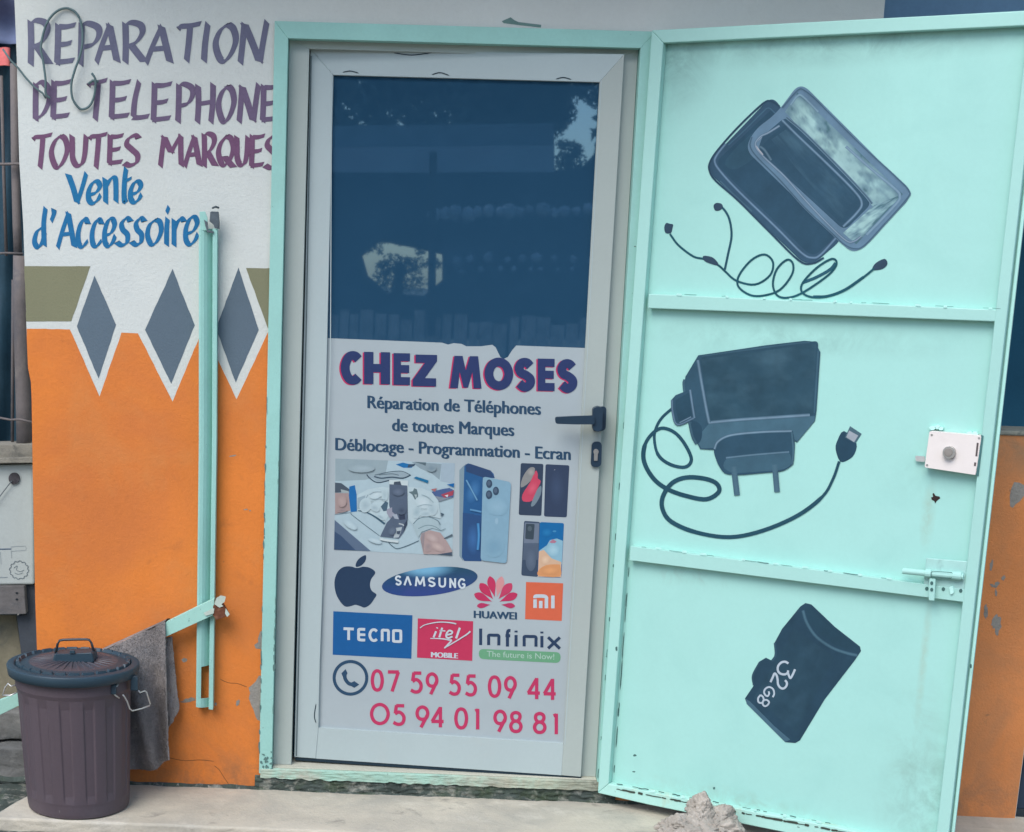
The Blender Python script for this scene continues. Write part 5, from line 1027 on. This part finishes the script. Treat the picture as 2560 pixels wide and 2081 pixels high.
A3_ = fr(0,1080,2.894)
mb = MB(); pbox(mb, [(-220,1170),(83,1160),(85,1462),(-220,1466)], .085, .25); mb.build('front_panel', mat('chalky_white_panel', (.42,.455,.43), .8, .1, 3, .15, 90, .2, layers=(((.36,.37,.34), 5, .52, .75, .5), ((.15,.17,.17), 40, .72, .78, .6))), cab, .006)
mb = MB(); mb.prism([ypl(.078).pt(*A3_(*p)) for p in ellipse(101,338,40,42,0,26)], (0,.007,0)); mb.build('knob', mat('dark_knob', (.06,.055,.06), .6, .5, 60, .3, 90), cab, .002)
mb = MB(); mb.tube([ypl(.074).pt(*A3_(*p)) for p in ((85,355),(0,465),(-60,540))], .0016, 6); mb.build('rod', mat('grey_rod', (.12,.14,.15), .6, .1), cab)
M_line = mat('printed_line', (.05,.09,.15), .8, .1); M_line2 = mat('faint_printed_line', (.24,.28,.30), .8, .1)
cabp = ypl(.0842); f_ = A3_
mb = MB(); ribbon(mb, Z(f_,(-80,850),(80,848)), 2.6, cabp, 0); mb.build('printed_line', M_line, cab)
mb = MB(); ribbon(mb, Z(f_,(80,832),(182,826),(190,845),(182,858),(80,864),(80,832)), .9, cabp, .0002); ribbon(mb, Z(f_,(2,870),(8,960)), 1, cabp, .0002); ribbon(mb, Z(f_,(82,866),(84,915)), .8, cabp, .0004); ribbon(mb, Z(f_,(-40,1055),(55,1052)), 1.8, cabp, .0002); mb.build('printed_outline', M_line2, cab)
gear = [(138+(65+(5 if k%8 < 4 else -2))*cos(2*pi*k/96), 1000+(62+(5 if k%8 < 4 else -2))*sin(2*pi*k/96)) for k in range(97)]
mb = MB(); ribbon(mb, [f_(*p) for p in gear], 1.5, cabp, .0003); ribbon(mb, [f_(*p) for p in cr([(100,985),(125,970),(120,1000),(150,1010),(175,1000)],5)], 1, cabp, .0003); ribbon(mb, [f_(*p) for p in cr([(105,1020),(130,1030),(165,1020)],5)], 1, cabp, .0005); mb.build('printed_gear', mat('printed_gear', (.10,.13,.15), .8, .1), cab)
bench = thing('wooden_bench', 'dark grey wooden bench with a splayed leg below the white cabinet', 'bench', ypl(.1).pt(60,1640))
mb = MB(); pbox(mb, [(-220,1468),(60,1466),(65,1535),(-220,1540)], .07, .03); mb.build('apron', M_wood, bench, .002)
mb = MB()
for p in ((42,1483),(42,1499)): mb.prism([ypl(.0685).pt(*q) for q in ellipse(p[0],p[1],3.4,2.6,0,10)], (0,.001,0))
mb.build('nail_hole', mat('nail_black', (.02,.025,.03), .9, .1), bench)
M_leg = mat('slate_wood', (.065,.075,.09), .9, .2, 6, .4, 60, .2)
mb = MB(); pbox(mb, [(58,1462),(110,1462),(110,1700),(60,1700),(42,1540),(66,1536)], .105, .05); mb.build('leg', M_leg, bench, .002)
mb = MB(); pbox(mb, [(-200,1538),(40,1538),(58,1660),(58,1780),(-200,1780)], .16, .02); tag(mb.build('plywood_board', mat('mottled_board', (.25,.225,.155), .9, .25, 7, .4, 60, .2, layers=(((.10,.11,.10), 13, .54, .72, .8), ((.36,.33,.25), 22, .6, .75, .5))), bevel=.002), 'mottled olive board standing behind the bench leg and bin', 'board')
M_block = mat('grey_block', (.21,.21,.20), .95, .3, 7, .9, 50, .2, layers=(((.10,.11,.11), 9, .5, .72, .8), ((.32,.31,.28), 20, .6, .74, .5)))
def rough_block(x0, x1, y0, y1, z0, z1, label, nm='stone_block'):
    bm = bmesh.new(); bmesh.ops.create_cube(bm, size=1); bmesh.ops.subdivide_edges(bm, edges=bm.edges, cuts=22, use_grid_fill=True)
    for v in bm.verts:
        p = Vector((x0+(v.co.x+.5)*(x1-x0), y0+(v.co.y+.5)*(y1-y0), z0+(v.co.z+.5)*(z1-z0))); ed = sum(abs(abs(c)-.5) < .02 for c in v.co)
        n_ = noise.fractal(p*14, .9, 2, 4)*.008; v.co = p + Vector((n_, n_*.9 - 0, n_)) - (Vector((v.co.x*(x1-x0), v.co.y*(y1-y0), v.co.z*(z1-z0)))*(.03 if ed >= 2 else 0))
    mb = MB(); bm.verts.ensure_lookup_table(); mb.v = [v.co.copy() for v in bm.verts]; mb.f = [tuple(v.index for v in f.verts) for f in bm.faces]; mb.c = [None]*len(mb.f); bm.free()
    return tag(mb.build(nm, M_block, smooth=True), label, 'stone block')
ba, bb, bc_ = ypl(.10).pt(0,1790), ypl(.10).pt(0,1855), ypl(.06).pt(0,1945)
rough_block(-1.2, ypl(.1).pt(84,1850).x, .11, .5, bb.z+.004, ba.z+.012, 'upper dark grey stone block under the green bar, left of the bin')
rough_block(-1.3, ypl(.06).pt(78,1900).x, .07, .55, bc_.z-.02, bb.z-.002, 'lower grey stone block beside the bin, resting on mossy paving')

# ------------------------------------------------------------------ dark panel beyond the right end of the parapet
mb = MB(); xq = xe+.012
mb.prism([(xq,.045,-.02),(xq+.5,.045,-.02),(xq+.5,.045,zs*.62),(xq+.03,.045,zs*.62)], (0,.03,0)); tag(mb.build('dark_panel', mat('dark_blue_metal', (.022,.040,.068), .6, .3, 8, .2, 60, .3), bevel=.003), 'dark blue metal panel just past the right end of the orange wall', 'panel')

# ------------------------------------------------------------------ the other side of the street, seen only as a reflection in the door glass
def refl(px, py, Y):
    P = LEAF.pt(px, py, GO); d = (P-CAM).normalized(); r_ = d - LEAF.n*2*d.dot(LEAF.n); t_ = (Y-P.y)/r_.y; return P + r_*t_
YB = -10.0
def env(px, py, y=YB): return refl(px, py, y)
M_fol = mat('dark_foliage', (.26,.31,.28), .8, .5, 1.5); M_barkw = mat('dark_bark', (.05,.045,.04), .9, .3)
stall = thing('roadside_stall', 'dark plank stall across the street, reflected in the door glass', 'stall', (env(1150,800).x, YB, -.17))
zf = env(1150, 792).z; x_l, x_r = env(-900,700).x, env(3000,700).x
rnd = random.Random(3); x = min(x_l, x_r)-1; mb = MB(); xm = max(x_l, x_r)+1.5
while x < xm:
    wd_ = rnd.uniform(.07,.13); mb.box((x, YB+rnd.uniform(.0,.02), -.17), (x+wd_, YB+.04, zf+rnd.uniform(-.05,.05))); x += wd_+rnd.uniform(.008,.03)
mb.build('plank_front', mat('weathered_planks', (.62,.50,.44), .9, .5, 12, .4, 40, .2), stall)
def epoly(mb, q, y, dep=-.05): mb.prism([env(*p, y) for p in q], (0,dep,0))
M_sdark = mat('stall_dark_cloth', (.06,.08,.09), .9, .6, 2.5, layers=(((.18,.21,.24), 3.5, .52, .72, .7), ((.30,.32,.34), 9, .62, .74, .5)))
mb = MB(); yb = YB-1.2
hole = [(905,640),(960,590),(1010,575),(1070,545),(1100,548),(1104,700),(1060,740),(970,735),(920,690)]
epoly(mb, [(-900,380),(905,380),(905,850),(-900,850)], yb); epoly(mb, [(1104,425),(3000,425),(3000,850),(1104,850)], yb); epoly(mb, [(905,380),(1104,380),(1104,546),(1070,545),(1010,575),(960,590),(905,640)], yb); epoly(mb, [(905,640),(920,690),(970,735),(1060,740),(1104,700),(1104,850),(905,850)], yb)
mb.build('back_cloth', M_sdark, stall)
mb = MB(); epoly(mb, [(-900,388),(1386,362),(1386,430),(-900,436)], YB-.1, -.08); mb.build('fascia', mat('blue_grey_fascia', (.40,.45,.50), .8, .3, 1.2, layers=(((.36,.30,.33), .8, .5, .7, .7),)), stall)
mb = MB(); epoly(mb, [(-900,334),(1383,309),(1386,361),(-900,387)], YB-.2, -.08); mb.build('upper_boards', mat('stall_boards', (.26,.31,.34), .8, .4, 3), stall)
mb = MB(); rg = random.Random(11)
def lumpy(px, py, r, y):
    c = env(px, py, y); rows = [[c+Vector((cos(2*pi*j/8)*sin(pi*(i+.01)/5)*r*rg.uniform(.7,1.2), sin(2*pi*j/8)*sin(pi*(i+.01)/5)*r, cos(pi*i/5)*r*rg.uniform(.6,1.1))) for j in range(8)] for i in range(6)]; mb.grid(rows, closed=True)
for k in range(17): lumpy(1085+k*27+rg.uniform(-7,7), 536-k*.6+rg.uniform(-6,6), rg.uniform(.045,.085), YB-.5)
for k in range(9): lumpy(1140+k*42+rg.uniform(-9,9), 646+rg.uniform(-4,10), rg.uniform(.03,.055), YB-.4)
for k in range(8): lumpy(1160+k*40+rg.uniform(-12,12), 676+rg.uniform(-4,6), rg.uniform(.018,.03), YB-.4)
mb.build('wrapped_goods', mat('shelf_goods', (.46,.50,.56), .8, .6, 5), stall)['kind'] = 'stuff'
mb = MB(); a, b = env(1078,840,YB+.1), env(1082,380,YB+.1); mb.tube([a,b], .035, 10); mb.build('post', M_barkw, stall)
def leaves(mb, c, r, n, size, rnd, sq=(1,1,1)):
    for _ in range(n):
        while True:
            d = Vector((rnd.uniform(-1,1), rnd.uniform(-1,1), rnd.uniform(-1,1)))
            if d.length < 1: break
        p = c + Vector((d.x*r*sq[0], d.y*r*sq[1], d.z*r*sq[2])); a = Vector((rnd.gauss(0,1), rnd.gauss(0,1), rnd.gauss(0,1))).normalized()*size*rnd.uniform(.6,1.3); b = a.orthogonal().normalized()*size*.45
        mb.face([p-a, p+b, p+a, p-b])
def tree(label, crowns, tx, y, ztop, seed, size=.075, limbs=True):
    rnd = random.Random(seed); t = thing('broadleaf_tree', label, 'tree', (tx, y, -.17), 'trees across the street')
    mb = MB(); mb.tube([Vector((tx+.05*sin(k), y, -.17+(ztop+.17)*k/6)) for k in range(7)], [.16-.018*k for k in range(7)], 9)
    for (px, py, r, n) in crowns:
        if r < .3: continue
        c = env(px, py, y); mb.tube([Vector((tx, y, ztop*.6)), (Vector((tx,y,ztop*.75))+c)/2+Vector((0,0,.1)), c], [.06,.045,.02], 6)
    mb.build('trunk', M_barkw, t, smooth=True); mb = MB()
    for (px, py, r, n) in crowns: leaves(mb, env(px, py, y), r if r > .3 else r*1.22, n if r > .3 else int(n*1.8), size if r > .3 else .027, rnd, (1,.8,.8))
    mb.build('crown', M_fol, t)
YT = YB-3.5
tree('broad dark tree over the stall, its leaves cut by sky at right in the glass', [(x_, y_, 1.1, 800) for x_ in range(-800, 600, 190) for y_ in (30, 200, 330)]+[(x_, 20, 1.05, 800) for x_ in range(600, 1250, 160)]+[(1690,330,.9,800),(1880,300,1.1,900),(2100,250,1.2,900),(1850,120,1.0,700),(2050,60,1.1,700)]+[(640,180,1.0,1400),(800,190,1.0,1500),(960,170,1.0,1500),(1110,190,.9,1500),(1210,200,.7,1300),(1290,215,.55,1100),(1340,255,.28,900),(1350,300,.26,800),(1380,215,.22,500),(1400,250,.16,300),(1410,285,.12,160),(1395,305,.10,110),(1440,205,.16,200),(1485,225,.16,230),(1495,250,.10,90),(1460,215,.14,120),(1450,238,.07,30),(1425,375,.10,90),(1412,400,.10,90),(1435,400,.11,110),(1408,430,.10,100),(1430,428,.09,70),(1445,372,.05,30),(1450,424,.05,30),(1405,360,.06,30)], env(1250,800,YT).x, YT, env(1250,400,YT).z, 4)
tree('small leafy tree seen through the ragged gap in the stall cloth in the glass', [(912,612,.12,140),(935,600,.11,120),(962,585,.12,130),(990,572,.12,120),(1020,560,.11,110),(1045,548,.10,90),(1000,605,.06,22),(1030,590,.05,16),(950,628,.05,18),(985,664,.16,190),(1012,668,.13,140),(960,672,.10,80),(1040,660,.10,70),(1050,632,.06,24),(1030,705,.16,130),(985,715,.16,150),(950,700,.10,60),(1070,600,.05,20),(1070,660,.06,30),(1088,620,.05,20),(1092,660,.06,30),(1090,580,.04,14)], env(1000,800,YT-2).x, YT-2, env(1000,660,YT-2).z, 9)
mb = MB(); epoly(mb, [(1380,455),(3000,446),(3000,850),(1380,850)], YB-5, -.4); tag(mb.build('far_wall', M_sdark), 'dark wall under the patch of sky in the glass', 'wall')
